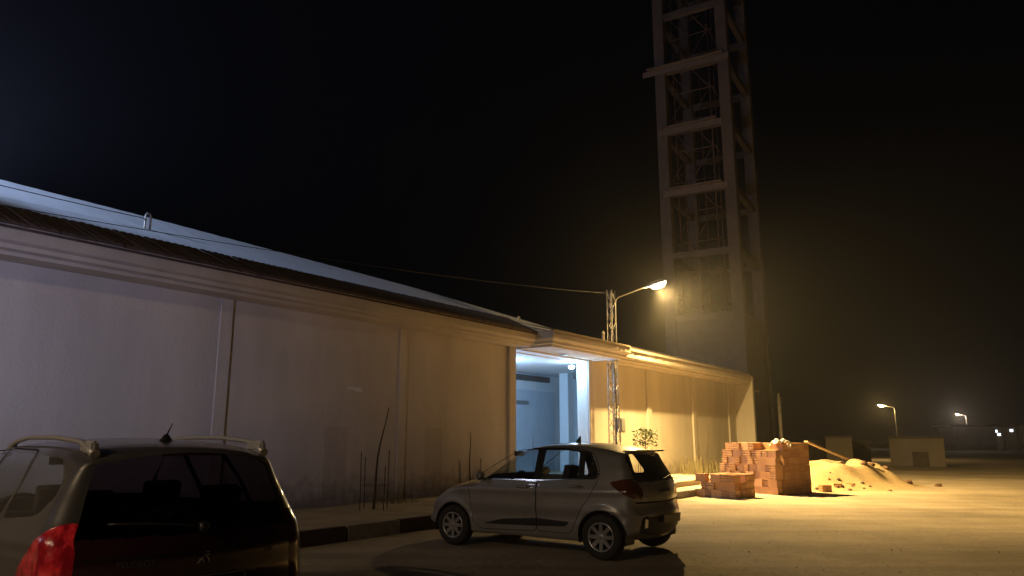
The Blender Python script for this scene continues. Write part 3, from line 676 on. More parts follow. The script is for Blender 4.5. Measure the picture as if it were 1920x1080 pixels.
for x, z, w in ((.5, 2.6, .5), (2.4, 2.3, .35), (2.9, 2.7, .4), (3.3, 2.2, .4), (5.0, 2.8, .4)):
    m = MB(); m.box((x, -.06, z), (x+w, -.01, z+.35)); m.build('window', M_FARW, fh)
rk = thing('far_low_wall', Vector((70, 100, 0)), R(-8), 'distant pale low garden wall near the right edge', 'wall')
m = MB(); m.box((0, 0, 0), (9.5, .3, .7)); m.build('wall', M_WALL, rk); m = MB(); m.box((7.0, -.2, 0), (7.6, .5, 1.4)); m.build('pier', M_WALL, rk)

# ================================================================== CARS
def catmull(P, step):
    P = np.array(P, float); n = len(P); out = []
    for i in range(n):
        p0, p1, p2, p3 = P[i-1], P[i], P[(i+1) % n], P[(i+2) % n]
        d = np.linalg.norm(p2[:2] - p1[:2]); k = max(1, int(round(d / step)))
        # centripetal-like tension to keep corners under control
        m1 = (p2 - p0) * .5; m2 = (p3 - p1) * .5
        l0 = np.linalg.norm((p1 - p0)[:2]); l2 = np.linalg.norm((p3 - p2)[:2])
        m1 = m1 * min(1, 2 * d / (d + l0)); m2 = m2 * min(1, 2 * d / (d + l2))
        for t in np.arange(k) / k:
            a, b, c, e = 2*t**3 - 3*t**2 + 1, t**3 - 2*t**2 + t, -2*t**3 + 3*t**2, t**3 - t**2
            out.append(a*p1 + b*m1 + c*p2 + e*m2)
    return np.array(out)
def inpoly(P, poly):
    x, y = P[:, 0], P[:, 1]; c = np.zeros(len(P), bool); n = len(poly)
    for i in range(n):
        x0, y0 = poly[i]; x1, y1 = poly[(i+1) % n]
        if y0 == y1: continue
        c ^= ((y0 > y) != (y1 > y)) & (x < (x1 - x0) * (y - y0) / (y1 - y0) + x0)
    return c
def seg_near(P, poly, closed=True):
    """distance and nearest point of every P to the polyline"""
    poly = np.asarray(poly, float); A = poly if closed else poly[:-1]; B = np.roll(poly, -1, 0) if closed else poly[1:]
    best = np.full(len(P), 1e9); near = np.zeros((len(P), 2)); idx = np.zeros(len(P), int)
    for i, (a, b) in enumerate(zip(A, B)):
        d = b - a; L2 = d @ d
        if L2 < 1e-12: continue
        t = np.clip(((P - a) @ d) / L2, 0, 1); q = a + t[:, None] * d; dd = np.hypot(*(P - q).T); k = dd < best
        best[k] = dd[k]; near[k] = q[k]; idx[k] = i
    return best, near, idx
def rounded(poly, r, n=6):
    out = []; N = len(poly)
    for i in range(N):
        p = np.array(poly[i], float); a = np.array(poly[i-1], float) - p; b = np.array(poly[(i+1) % N], float) - p
        la, lb = np.linalg.norm(a), np.linalg.norm(b); k = min(r, la*.45, lb*.45); a = p + a/la*k; b = p + b/lb*k
        for t in np.linspace(0, 1, n): out.append(tuple((1-t)**2*a + 2*t*(1-t)*p + t*t*b))
    return out
class Car:
    """local: x = metres from the front bumper, z up, y to the left; placed so that x grows to the REAR"""
    def __init__(s, spec, step=.016):
        s.sp = spec; C = catmull(spec['outline'], step)     # x, z, crown, radius ; order: front bottom, over the top, rear bottom
        s.C = C; n = len(C)
        T = np.roll(C[:, :2], -1, 0) - np.roll(C[:, :2], 1, 0); T /= np.linalg.norm(T, axis=1)[:, None]
        s.N = np.stack([-T[:, 1], T[:, 0]], 1)           # outward for this (clockwise) order
        cen = C[:, :2].mean(0)
        if ((C[:, :2] - cen) * s.N).sum() < 0: s.N = -s.N
        s.E = C[:, :2] - s.N * C[:, 2:3]                   # edge of the side skin
        s.ye = s.raww(s.E) - C[:, 3]
    def raww(s, P):
        x, z = P[:, 0], P[:, 1]; sp = s.sp
        w = sp['hw'] * np.interp(z, *sp['vert'])
        f = np.clip((sp['xf'] - x) / sp['xf'], 0, 1); r = np.clip((x - sp['xr']) / (sp['len'] - sp['xr']), 0, 1)
        w = w - sp['kf'] * f**3 - sp['kr'] * r**2.5
        for cx in sp['wheels']:
            d = np.hypot(x - cx, z - sp['wr']); w = w + .018 * np.exp(-((d - sp['ar'] - .02) / .035) ** 2) * (z < 1)
        for (z0, amp, wid) in sp.get('crease', []): w = w + amp * np.exp(-((z - z0(x)) / wid) ** 2)
        return w
    def Y(s, P):
        P = np.atleast_2d(np.asarray(P, float)); d, _, i = seg_near(P, s.E[::3]); i = (i * 3) % len(s.C)
        r = s.C[i, 3]; k = np.clip(d / r, 0, 1)
        return s.raww(P) - r * (1 - np.sqrt(np.clip(1 - (1 - k)**2, 0, 1)))
    def rearidx(s):
        sp = s.sp; i0 = sp['rear_u']; xs = s.C[:, 0]; zs = s.C[:, 1]
        top = np.argmin(np.hypot(xs - i0[0], zs - i0[1])); bot = np.argmin(np.hypot(xs - i0[2], zs - i0[3])); return top, bot
    def wrap(s, y, z):
        """point on the rear face"""
        t, b = s.rearidx(); ids = np.arange(t, b + 1); zz = s.C[ids, 1]; u = np.interp(-np.asarray(z), -zz, ids)
        return s.wrap_u(y, u)
    def wrap_u(s, y, u):
        n = len(s.C); i = np.floor(u).astype(int) % n; j = (i + 1) % n; f = (u - np.floor(u))[..., None]
        C = s.C[i] * (1 - f) + s.C[j] * f; N = s.N[i] * (1 - f) + s.N[j] * f; ye = s.ye[i] * (1 - f[..., 0]) + s.ye[j] * f[..., 0]
        P = C[..., :2] - N * (C[..., 2] * np.clip(np.abs(y / ye), 0, 1) ** 2.0)[..., None]
        return P
    def build(s, root):
        sp = s.sp; n = len(s.C)
        # ---- side skin
        x0, x1, zc = sp['medial']; M = np.stack([np.clip(s.E[:, 0], x0, x1), np.full(n, zc)], 1)
        g = np.concatenate([[0, .006, .014, .026, .042], np.linspace(.062, 1, sp['nv'])]); m = len(g)
        P = (s.E[None] + (M - s.E)[None] * g[:, None, None]).reshape(-1, 2)
        feats = [(nm, rounded(pl, r)) for nm, pl, r in sp['side']]
        arches = [('arch', [(cx + sp['ar']*math.cos(q), sp['wr'] + sp['ar']*math.sin(q)) for q in np.linspace(0, 2*math.pi, 65)[:-1]]) for cx in sp['wheels']]
        lock = np.zeros(len(P), bool); lock[:n] = True
        for nm, pl in arches + feats:
            d, q, _ = seg_near(P, pl); k = (d < .0095) & ~lock; P[k] = q[k]; lock |= k
        Yv = s.Y(P); Yv[:n] = s.ye
        idx = np.arange(n); quads = []
        for j in range(m - 1): quads.append(np.stack([j*n+idx, j*n+(idx+1) % n, (j+1)*n+(idx+1) % n, (j+1)*n+idx], 1))
        Q = np.concatenate(quads); cen = P[Q].mean(1)
        lab = np.full(len(Q), -1); names = []
        for nm, pl in feats[::-1]:
            pass
        for nm, pl in feats:                                # later entries win
            k = inpoly(cen, pl); names.append(nm); lab[k] = len(names) - 1
        dead = np.zeros(len(Q), bool)
        for nm, pl in arches: dead |= inpoly(cen, pl)
        # ---- wrap over the top, front, rear, bottom
        V = np.linspace(-1, 1, sp['nw']); Uu, Vv_ = np.meshgrid(np.arange(n), V, indexing='ij')
        yv = s.ye[:, None] * V[None]; t, b = s.rearidx()
        uf = Uu.astype(float).copy(); zz = s.C[:, 1]
        wf = [(nm, rounded(pl, r)) for nm, pl, r in sp['rear']]; ff = [(nm, rounded(pl, r)) for nm, pl, r in sp['front']]
        ids = np.arange(t, b + 1)
        def snap(pls, ids):
            sub = np.stack([yv[ids].ravel(), np.repeat(zz[ids], len(V))], 1); lockw = np.zeros(len(sub), bool); edge = np.tile((np.abs(V) > .999), len(ids))
            zmap = zz[ids]
            for nm, pl in pls:
                d, q, _ = seg_near(sub, pl); k = (d < .0095) & ~lockw & ~edge
                sub[k] = q[k]; lockw |= k
            order = np.argsort(zmap); un = np.interp(sub[:, 1], zmap[order], ids[order].astype(float))
            un = np.where(lockw, un, np.repeat(ids, len(V)))
            yv[ids] = sub[:, 0].reshape(len(ids), -1); uf[ids] = un.reshape(len(ids), -1)
        snap(wf, ids)
        tf, bf = sp['front_u']; f0 = np.argmin(np.hypot(s.C[:, 0] - bf[0], zz - bf[1])); f1 = np.argmin(np.hypot(s.C[:, 0] - tf[0], zz - tf[1])); idf = np.arange(f0, f1 + 1)
        snap(ff, idf)
        PW = s.wrap_u(yv, uf)                                # n x nw x 2
        W3 = np.stack([PW[..., 0], yv, PW[..., 1]], -1).reshape(-1, 3); nw = len(V)
        ii, jj = np.meshgrid(np.arange(n), np.arange(nw - 1), indexing='ij'); ii = ii.ravel(); jj = jj.ravel(); i2 = (ii + 1) % n
        QW = np.stack([ii*nw+jj, ii*nw+jj+1, i2*nw+jj+1, i2*nw+jj], 1); cw = W3[QW].mean(1)
        labw = np.full(len(QW), -1); namesw = []
        inr = (ii >= t) & (ii <= b); inf = (ii >= f0) & (ii <= f1)
        for (nm, pl), msk in [(x, inr) for x in wf] + [(x, inf) for x in ff]:
            k = msk & inpoly(cw[:, [1, 2]], pl); namesw.append(nm); labw[k] = len(namesw) - 1
        deadw = np.zeros(len(QW), bool)
        for cx in sp['wheels']: deadw |= (np.abs(cw[:, 0] - cx) < sp['ar']) & (cw[:, 2] < .4) & (np.abs(cw[:, 1]) > sp['hw'] - .30) & (cw[:, 2] < sp['wr'] + .05)
        # ---- split into meshes
        S3 = {sg: np.stack([P[:, 0], sg * Yv, P[:, 1]], 1) for sg in (1, -1)}
        allv = np.concatenate([S3[1], S3[-1], W3]); off = len(P)
        parts = {}
        def put(key, F, o):
            if len(F): parts.setdefault(key, []).append(F + o)
        for si, sg in enumerate((1, -1)):
            Fq = Q if sg == 1 else Q[:, ::-1]; sidename = 'L' if sg == 1 else 'R'
            put('body', Fq[(lab < 0) & ~dead], si * off)
            for k, nm in enumerate(names): put(nm + ':' + sidename, Fq[(lab == k) & ~dead], si * off)
        low = (cw[:, 2] < .26) & (labw < 0)
        put('body', QW[(labw < 0) & ~deadw & ~low], 2 * off); put('underbody', QW[low & ~deadw], 2 * off)
        for k, nm in enumerate(namesw):
            F_ = QW[(labw == k) & ~deadw]
            if nm.startswith('tail_lamp') or nm.startswith('head_lamp'):
                cy = allv[F_ + 2*off][:, :, 1].mean(1) if len(F_) else np.zeros(0)
                put(nm + ':L', F_[cy > 0], 2*off); put(nm + ':R', F_[cy <= 0], 2*off)
            else: put(nm, F_, 2 * off)
        objs = {}; done_doors = {}
        order = sorted(parts, key=lambda k: 0 if k == 'body' else 1 if k.startswith('door') else 2)
        for key in order:
            Fq = np.concatenate(parts[key]); used, inv = np.unique(Fq.ravel(), return_inverse=True); Fn = inv.reshape(-1, 4)
            base = key.split(':')[0]; info = sp['parts'].get(base, sp['parts']['body']); nm, mt = info[0], info[1]
            v = allv[used].copy()
            me = bpy.data.meshes.new(nm); me.from_pydata([tuple(p) for p in v], [], [tuple(f) for f in Fn]); me.materials.append(mt)
            me.polygons.foreach_set('use_smooth', [True] * len(Fn)); me.update()
            bm = bmesh.new(); bm.from_mesh(me); bmesh.ops.remove_doubles(bm, verts=bm.verts, dist=.0006)
            for _ in range(4): bmesh.ops.smooth_vert(bm, verts=[v for v in bm.verts if not v.is_boundary], factor=.5, use_axis_x=True, use_axis_y=True, use_axis_z=True)
            bmesh.ops.recalc_face_normals(bm, faces=bm.faces); bm.to_mesh(me); bm.free()
            o = bpy.data.objects.new(nm, me); COL.objects.link(o); o.parent = root
            if len(info) > 2: o['label'] = info[2]
            objs[key] = o
        return objs
    # -- things laid on the skin
    def strip(s, mb, pts, side, w=.006, off=.0015, mi=0):
        P = []
        for a, b in zip(pts[:-1], pts[1:]):
            a = np.array(a, float); b = np.array(b, float); k = max(2, int(np.linalg.norm(b - a) / .03))
            for t in np.arange(k) / k: P.append(a + (b - a) * t)
        P.append(np.array(pts[-1], float)); P = np.array(P); T = np.gradient(P, axis=0); T /= np.linalg.norm(T, axis=1)[:, None] + 1e-9; Nn = np.stack([-T[:, 1], T[:, 0]], 1)
        A = P + Nn * w / 2; B = P - Nn * w / 2; vs = []
        for Q_ in (A, B): y = s.Y(Q_) + off; vs.append(np.stack([Q_[:, 0], side * y, Q_[:, 1]], 1))
        n = len(P); mb.add(list(map(tuple, vs[0])) + list(map(tuple, vs[1])), [(i, i+1, n+i+1, n+i) for i in range(n-1)], True, mi)
    def rstrip(s, mb, pts, w=.006, off=.002, mi=0):
        """strip on the rear face, pts in (y, z)"""
        P = []
        for a, b in zip(pts[:-1], pts[1:]):
            a = np.array(a, float); b = np.array(b, float); k = max(2, int(np.linalg.norm(b - a) / .03))
            for t in np.arange(k) / k: P.append(a + (b - a) * t)
        P.append(np.array(pts[-1], float)); P = np.array(P); T = np.gradient(P, axis=0); T /= np.linalg.norm(T, axis=1)[:, None] + 1e-9; Nn = np.stack([-T[:, 1], T[:, 0]], 1)
        vs = []
        for Q_ in (P + Nn*w/2, P - Nn*w/2): q = s.wrap(Q_[:, 0], Q_[:, 1]); vs += [(q[i, 0] + off, Q_[i, 0], q[i, 1]) for i in range(len(P))]
        n = len(P); mb.add(vs, [(i, i+1, n+i+1, n+i) for i in range(n-1)], True, mi)
def wheel(root, x, y, r, rr, w, spokes, side, twin=True):
    t = empty('wheel'); t.parent = root; t.location = (x, y, r)
    Mx = Matrix.Rotation(-side * R(90), 4, 'X')     # lathe axis -> outward
    m = MB(); h = w / 2
    m.lathe([(rr - .01, -h*.9), (rr + .01, -h), (r - .03, -h), (r - .008, -h*.8), (r, -h*.5), (r, h*.5), (r - .008, h*.8), (r - .03, h*.98), (rr + .03, h), (rr + .005, h*.96), (rr - .012, h*.8)], 48, Mx)
    for k in range(4): z = -h*.6 + k * h*.4; m.lathe([(r + .0008, z - .003), (r + .0008, z + .003)], 48, Mx)
    m.build('tyre', M_RUBBER, t)
    m = MB(); m.lathe([(rr - .012, h*.80), (rr, h*.92), (rr - .006, h*.97), (rr - .02, h*.93), (rr - .026, h*.6), (rr - .03, -h*.2)], 48, Mx)
    m.lathe([(.0, h*.86), (.03, h*.86), (.05, h*.80), (.055, h*.6)], 24, Mx)
    for k in range(spokes):
        q = 2 * math.pi * k / spokes
        for dq in ((-.13, .13) if twin else (0,)):
            ww = .011 if twin else .02
            a0 = Matrix.Rotation(q + dq * .25, 4, 'Z'); a1 = Matrix.Rotation(q + dq, 4, 'Z'); ro = rr - .022
            pts = []
            for A_, rad, wd, zt in ((a0, .035, ww*1.5, h*.84), (a1, ro, ww*1.1, h*.90)):
                for sx in (-1, 1):
                    for zz in (zt, zt - .022): pts.append(Mx @ (A_ @ Vector((rad, sx * wd, zz))))
            m.add(pts, [(0, 4, 6, 2), (1, 3, 7, 5), (0, 1, 5, 4), (2, 6, 7, 3)])
    m.build('rim', M_RIM, t)
    m = MB(); m.lathe([(0, h*.1), (.13, h*.1), (.135, -h*.3), (rr - .03, -h*.3), (rr - .03, -h*.4), (0, -h*.4)], 32, Mx); m.build('brake_disc', M_BLACK, t)
    return t
def seat(root, x, y, z=.37, bench=0, s=1):
    w = .25 if not bench else bench
    m = MB(); Mx = Matrix.Translation((x, y, z)); Rt = Mx @ Matrix.Rotation(R(14), 4, 'Y')
    m.box((-.25, -w, 0), (.26, w, .17), Mx); m.box((.18, -w, .1), (.30, w, .62), Rt); st = m.build('seat', M_SEAT, root, bevel=.05)
    for hy in ([0] if not bench else [-.42, .42]):
        h = MB(); h.box((.19, hy - .125, .70), (.29, hy + .125, .89), Rt); h.box((.23, hy - .06, .60), (.245, hy - .045, .72), Rt); h.box((.23, hy + .045, .60), (.245, hy + .06, .72), Rt); h.build('headrest', M_SEAT, st, bevel=.035)
def interior(root, sp):
    hw = sp['hw'] - .13; m = MB(); a, b = sp['cabin']
    m.box((a, -hw, .22), (b, hw, .30)); m.build('floor_pan', M_SEAT, root)
    m = MB(); m.prism([(-hw, .55), (hw, .55), (hw, .92), (-hw, .92)], a - .05, a + .38); m.build('dashboard', M_BLACK, root, bevel=.05)
    m = MB(); sx = a + .52; Mx = Matrix.Translation((sx, -.36, .92)) @ Matrix.Rotation(R(-62), 4, 'Y')
    m.tube([Mx @ Vector((.18*math.cos(q), .18*math.sin(q), 0)) for q in np.linspace(0, 2*math.pi, 25)], .014, 8, cap=False); m.tube([Mx @ Vector((0, -.17, 0)), Mx @ Vector((0, .17, 0))], .02); m.tube([Mx @ Vector((0, 0, 0)), (sx - .25, -.36, .80)], .025); m.build('steering_wheel', M_BLACK, root)
    for y in (-.36, .36): seat(root, a + 1.0, y)
    seat(root, a + 1.85, 0, bench=hw - .03)
    m = MB(); m.tube([(a + .22, 0, 1.36), (a + .30, 0, 1.33)], .012); m.box((a + .30, -.12, 1.29), (a + .33, .12, 1.36)); m.build('inner_mirror', M_BLACK, root, bevel=.01)
    for sg in (-1, 1):       # arch liners
        for cx in sp['wheels']:
            m = MB(); n = 30; rr = sp['ar'] + .004; y0 = sg * (sp['hw'] - .032); y1 = sg * (sp['hw'] - .30); vs = []
            for k in range(n): q = -.28 + (math.pi + .56) * k / (n-1); vs += [(cx + rr*math.cos(q), y0, sp['wr'] + rr*math.sin(q)), (cx + rr*math.cos(q), y1, sp['wr'] + rr*math.sin(q))]
            m.add(vs, [(2*k, 2*k+2, 2*k+3, 2*k+1) for k in range(n-1)], True); m.add([vs[2*k+1] for k in range(n)] , [tuple(range(n))])
            m.build('arch_liner', M_BLACK, root)
def place_car(root, loc, head):
    """head = unit heading angle from +Y, clockwise; local +x runs to the rear"""
    h = Vector((math.sin(head), math.cos(head), 0)); ang = math.atan2(-h.y, -h.x); root.location = loc; root.rotation_euler[2] = ang
    # local +y must be the LEFT side: x to the rear, z up -> y = z cross x = right side; handled by mirroring in 'left' below

# ---------------- silver hatchback.  With x to the rear and z up, local +y is the car's RIGHT, so LEFT = -y
HB = dict(len=3.77, hw=.83, xf=1.5, xr=2.5, kf=.17, kr=.12, wheels=(.745, 3.17), wr=.288, ar=.335, medial=(1.0, 2.9, .70), nv=40, nw=96,
    vert=([.15, .3, .45, .62, .85, .95, 1.02, 1.15, 1.35, 1.5], [.93, .965, .985, 1.0, .985, .955, .925, .865, .755, .66]),
    crease=[(lambda x: .80 + .045 * x * .5, .012, .05), (lambda x: .46 + .02 * x, -.010, .06)],
    outline=[(.20, .20, .10, .06), (.05, .30, .14, .10), (.02, .45, .18, .14), (.05, .62, .20, .14), (.20, .76, .16, .12), (.55, .90, .10, .09), (.95, .985, .09, .06),
             (1.10, 1.03, .13, .05), (1.40, 1.21, .12, .05), (1.68, 1.375, .09, .05), (1.95, 1.458, .045, .06), (2.35, 1.497, .035, .07), (2.8, 1.488, .035, .07), (3.15, 1.45, .04, .07), (3.38, 1.405, .05, .05),
             (3.44, 1.375, .06, .05), (3.50, 1.28, .075, .06), (3.62, 1.06, .085, .08), (3.675, .93, .09, .09), (3.70, .80, .10, .10), (3.715, .68, .12, .11), (3.765, .60, .14, .11), (3.77, .45, .15, .12), (3.70, .30, .12, .10), (3.55, .22, .08, .06),
             (3.0, .19, .02, .05), (1.9, .185, .02, .05), (.9, .19, .02, .05)],
    rear_u=(3.44, 1.375, 3.68, .28), front_u=((1.85, 1.43), (.03, .35)),
    side=[('door_f', [(1.12, .36), (1.02, .95), (1.22, 1.05), (1.78, 1.385), (2.16, 1.425), (2.19, .95), (2.19, .30), (1.25, .27)], .05),
          ('door_r', [(2.20, .30), (2.20, .95), (2.18, 1.425), (2.72, 1.425), (3.0, 1.36), (3.14, 1.10), (3.06, .86), (2.88, .62), (2.80, .45), (2.72, .30)], .07),
          ('pillar', [(1.10, .972), (1.38, 1.185), (1.72, 1.372), (1.97, 1.425), (2.6, 1.420), (2.95, 1.375), (3.12, 1.09), (3.09, 1.015)], .05),
          ('moulding', [(1.30, .345), (1.62, .43), (2.2, .475), (2.72, .45), (2.64, .385), (2.1, .365)], .03),
          ('window_f', [(1.17, .985), (1.40, 1.165), (1.75, 1.355), (1.97, 1.395), (2.11, 1.40), (2.13, .995)], .03),
          ('window_r', [(2.25, 1.00), (2.24, 1.395), (2.60, 1.390), (2.78, 1.37), (2.82, 1.03)], .035),
          ('window_q', [(2.91, 1.045), (2.88, 1.345), (2.95, 1.32), (3.075, 1.09), (3.06, 1.055)], .03),
          ('tail_lamp', [(3.28, .985), (3.46, 1.03), (3.80, 1.03), (3.80, .77), (3.60, .775), (3.44, .86), (3.33, .93)], .03),
          ('head_lamp', [(-.1, .80), (.30, .87), (.62, .90), (.50, .80), (.22, .70), (-.1, .62)], .03)],
    rear=[('rear_window', [(-.53, 1.345), (.53, 1.345), (.60, 1.03), (.55, .985), (-.55, .985), (-.60, 1.03)], .05),
          ('tail_lamp', [(.56, .99), (.95, 1.03), (.95, .77), (.52, .775), (.50, .85)], .03), ('tail_lamp', [(-.56, .99), (-.95, 1.03), (-.95, .77), (-.52, .775), (-.50, .85)], .03),
          ('bumper_trim', [(-.56, .55), (.56, .55), (.62, .36), (.45, .29), (-.45, .29), (-.62, .36)], .05)],
    front=[('windscreen', [(-.70, 1.02), (.70, 1.02), (.58, 1.405), (-.58, 1.405)], .05), ('grille', [(-.5, .66), (.5, .66), (.42, .38), (-.42, .38)], .05), ('head_lamp', [(.42, .68), (.9, .62), (.9, .86), (.50, .80)], .03), ('head_lamp', [(-.42, .68), (-.9, .62), (-.9, .86), (-.50, .80)], .03)],
    cabin=(1.05, 3.35),
    parts=dict(body=('body', M_PAINT_S), underbody=('underbody', M_BLACK), door_f=('door', M_PAINT_S), door_r=('door', M_PAINT_S), pillar=('door_pillar', M_DARKTRIM), moulding=('side_moulding', M_BLACK),
               window_f=('side_window', M_GLASS), window_r=('side_window', M_GLASS), window_q=('quarter_window', M_GLASS), rear_window=('rear_window', M_GLASS), windscreen=('windscreen', M_GLASS),
               tail_lamp=('taillight', M_REDLENS_OFF), head_lamp=('headlight', M_CLEARLENS), grille=('grille', M_BLACK), bumper_trim=('bumper_insert', M_BLACK)))
def finish_car(C, root, objs, doors, handles, plate_z, lamps=True):
    sp = C.sp
    byname = {}
    for side, sg in (('L', 1), ('R', -1)):
        for key, pl in doors:
            d = objs.get(key + ':' + side)
            if d is None: continue
            m = MB(); P = rounded(pl, .06) ; P = [p for p in P if all(math.hypot(p[0]-cx, p[1]-sp['wr']) > sp['ar'] + .004 for cx in sp['wheels'])]
            C.strip(m, [p for p in P if p[1] < 1.0] , sg, .007, .0015) if False else None
            for a, b in zip(P, P[1:] + P[:1]):
                if math.hypot(a[0]-b[0], a[1]-b[1]) < .35 or abs(a[1]-b[1]) > .1 or True:
                    C.strip(m, [a, b], sg, .008, .0015)
            m.build('door_seam', M_SEAM, d)
        for key, hx, hz_ in handles:
            d = objs[key + ':' + side]; y = float(C.Y([(hx, hz_)])[0]); m = MB()
            m.tube([(hx - .10, sg*(y - .002), hz_), (hx - .085, sg*(y + .032), hz_ + .004), (hx, sg*(y + .038), hz_ + .006), (hx + .085, sg*(y + .032), hz_ + .006), (hx + .10, sg*(y - .002), hz_ + .004)], [.012, .013, .014, .013, .012], 8)
            m.build('handle', M_CHROME, d)
random.seed(1)
hb = thing('hatchback_car', (0, 0, 0), 0, 'small silver-grey five-door hatchback parked nose to the kerb, seen side on', 'car')
CH = Car(HB); oh = CH.build(hb); finish_car(CH, hb, oh, [('door_f', HB['side'][0][1]), ('door_r', HB['side'][1][1])], [('door_f', 1.98, .885), ('door_r', 2.82, .915)], .8)
for cx in HB['wheels']:
    for sg in (1, -1): wheel(hb, cx, sg * .735, .288, .188, .175, 8, sg, False)
interior(hb, HB)
for sg in (1, -1):       # mirrors, sill under window, roof moulding
    y = float(CH.Y([(1.25, 1.0)])[0]); m = MB(); Mx = Matrix.Translation((1.27, sg * (y + .10), 1.03)) @ Matrix.Rotation(sg * R(-12), 4, 'Z')
    m.box((-.05, -.11, -.07), (.05, .11, .07), Mx); mo = m.build('wing_mirror', M_PAINT_S, hb, bevel=.04)
    m = MB(); m.tube([(1.24, sg * (y - .03), .985), (1.26, sg * (y + .06), 1.0)], .022); m.build('mirror_stalk', M_BLACK, mo)
    m = MB(); CH.strip(m, [(1.15, .972), (1.7, .978), (2.3, .985), (2.98, 1.03)], sg, .014, .004); m.build('window_trim', M_CHROME if sg == -1 else M_BLACK, hb)
m = MB(); CH.rstrip(m, [(-.66, .735), (0, .715), (.66, .735)], .02, .006); CH.rstrip(m, [(-.60, .985), (-.56, .74)], .006, .002); CH.rstrip(m, [(.60, .985), (.56, .74)], .006, .002); m.build('tailgate_seam', M_SEAM, hb)
def rear_box(C, root, name, y, z, hw, hh, th, mt, bevel=.004, off=.004):
    p = C.wrap(np.array([y]), np.array([z]))[0]; p2 = C.wrap(np.array([y]), np.array([z - hh]))[0]; p1 = C.wrap(np.array([y]), np.array([z + hh]))[0]
    tilt = math.atan2(p1[0] - p2[0], p1[1] - p2[1]); Mx = Matrix.Translation((p[0] + off, y, p[1])) @ Matrix.Rotation(tilt, 4, 'Y')
    m = MB(); m.box((0, -hw, -hh), (th, hw, hh), Mx); return m.build(name, mt, root, bevel=bevel), Mx
tg, _ = rear_box(CH, hb, 'number_plate', 0, .50, .26, .055, .012, M_PLATE, off=.01)
rear_box(CH, hb, 'boot_handle', 0, .86, .16, .02, .018, M_CHROME); rear_box(CH, hb, 'reflector', .52, .44, .05, .06, .012, M_CLEARLENS); rear_box(CH, hb, 'reflector', -.52, .44, .05, .06, .012, M_CHROME)
m = MB(); m.box((3.36, -.52, 1.372), (3.50, .52, 1.397)); m.build('roof_spoiler', M_PAINT_S, hb, bevel=.01)
m = MB(); q = CH.wrap(np.linspace(.0, .42, 8), np.linspace(1.0, 1.06, 8)); m.tube([(q[i, 0] + .02, y, q[i, 1]) for i, y in enumerate(np.linspace(0, .42, 8))], .008, 6); m.build('wiper', M_BLACK, hb)
m = MB(); m.add([(2.34, -.012, 1.49), (2.44, -.012, 1.49), (2.44, -.006, 1.60), (2.34, .012, 1.49), (2.44, .012, 1.49), (2.44, .006, 1.60)], [(0, 1, 2), (3, 5, 4), (0, 2, 5, 3), (1, 4, 5, 2), (0, 3, 4, 1)]); m.build('roof_aerial', M_BLACK, hb)
m = MB()
for v in m.v: pass
head = R(-55)
hv = Vector((math.sin(head), math.cos(head), 0)); lv_ = Vector((-hv.y, hv.x, 0))     # heading, left
mid = (Vector((-.871, 11.22, 0)) + Vector((1.115, 9.83, 0))) / 2 - lv_ * .83
place_car(hb, mid + hv * (.745 + 3.17) / 2, head); hb.scale = (1, 1, .968)

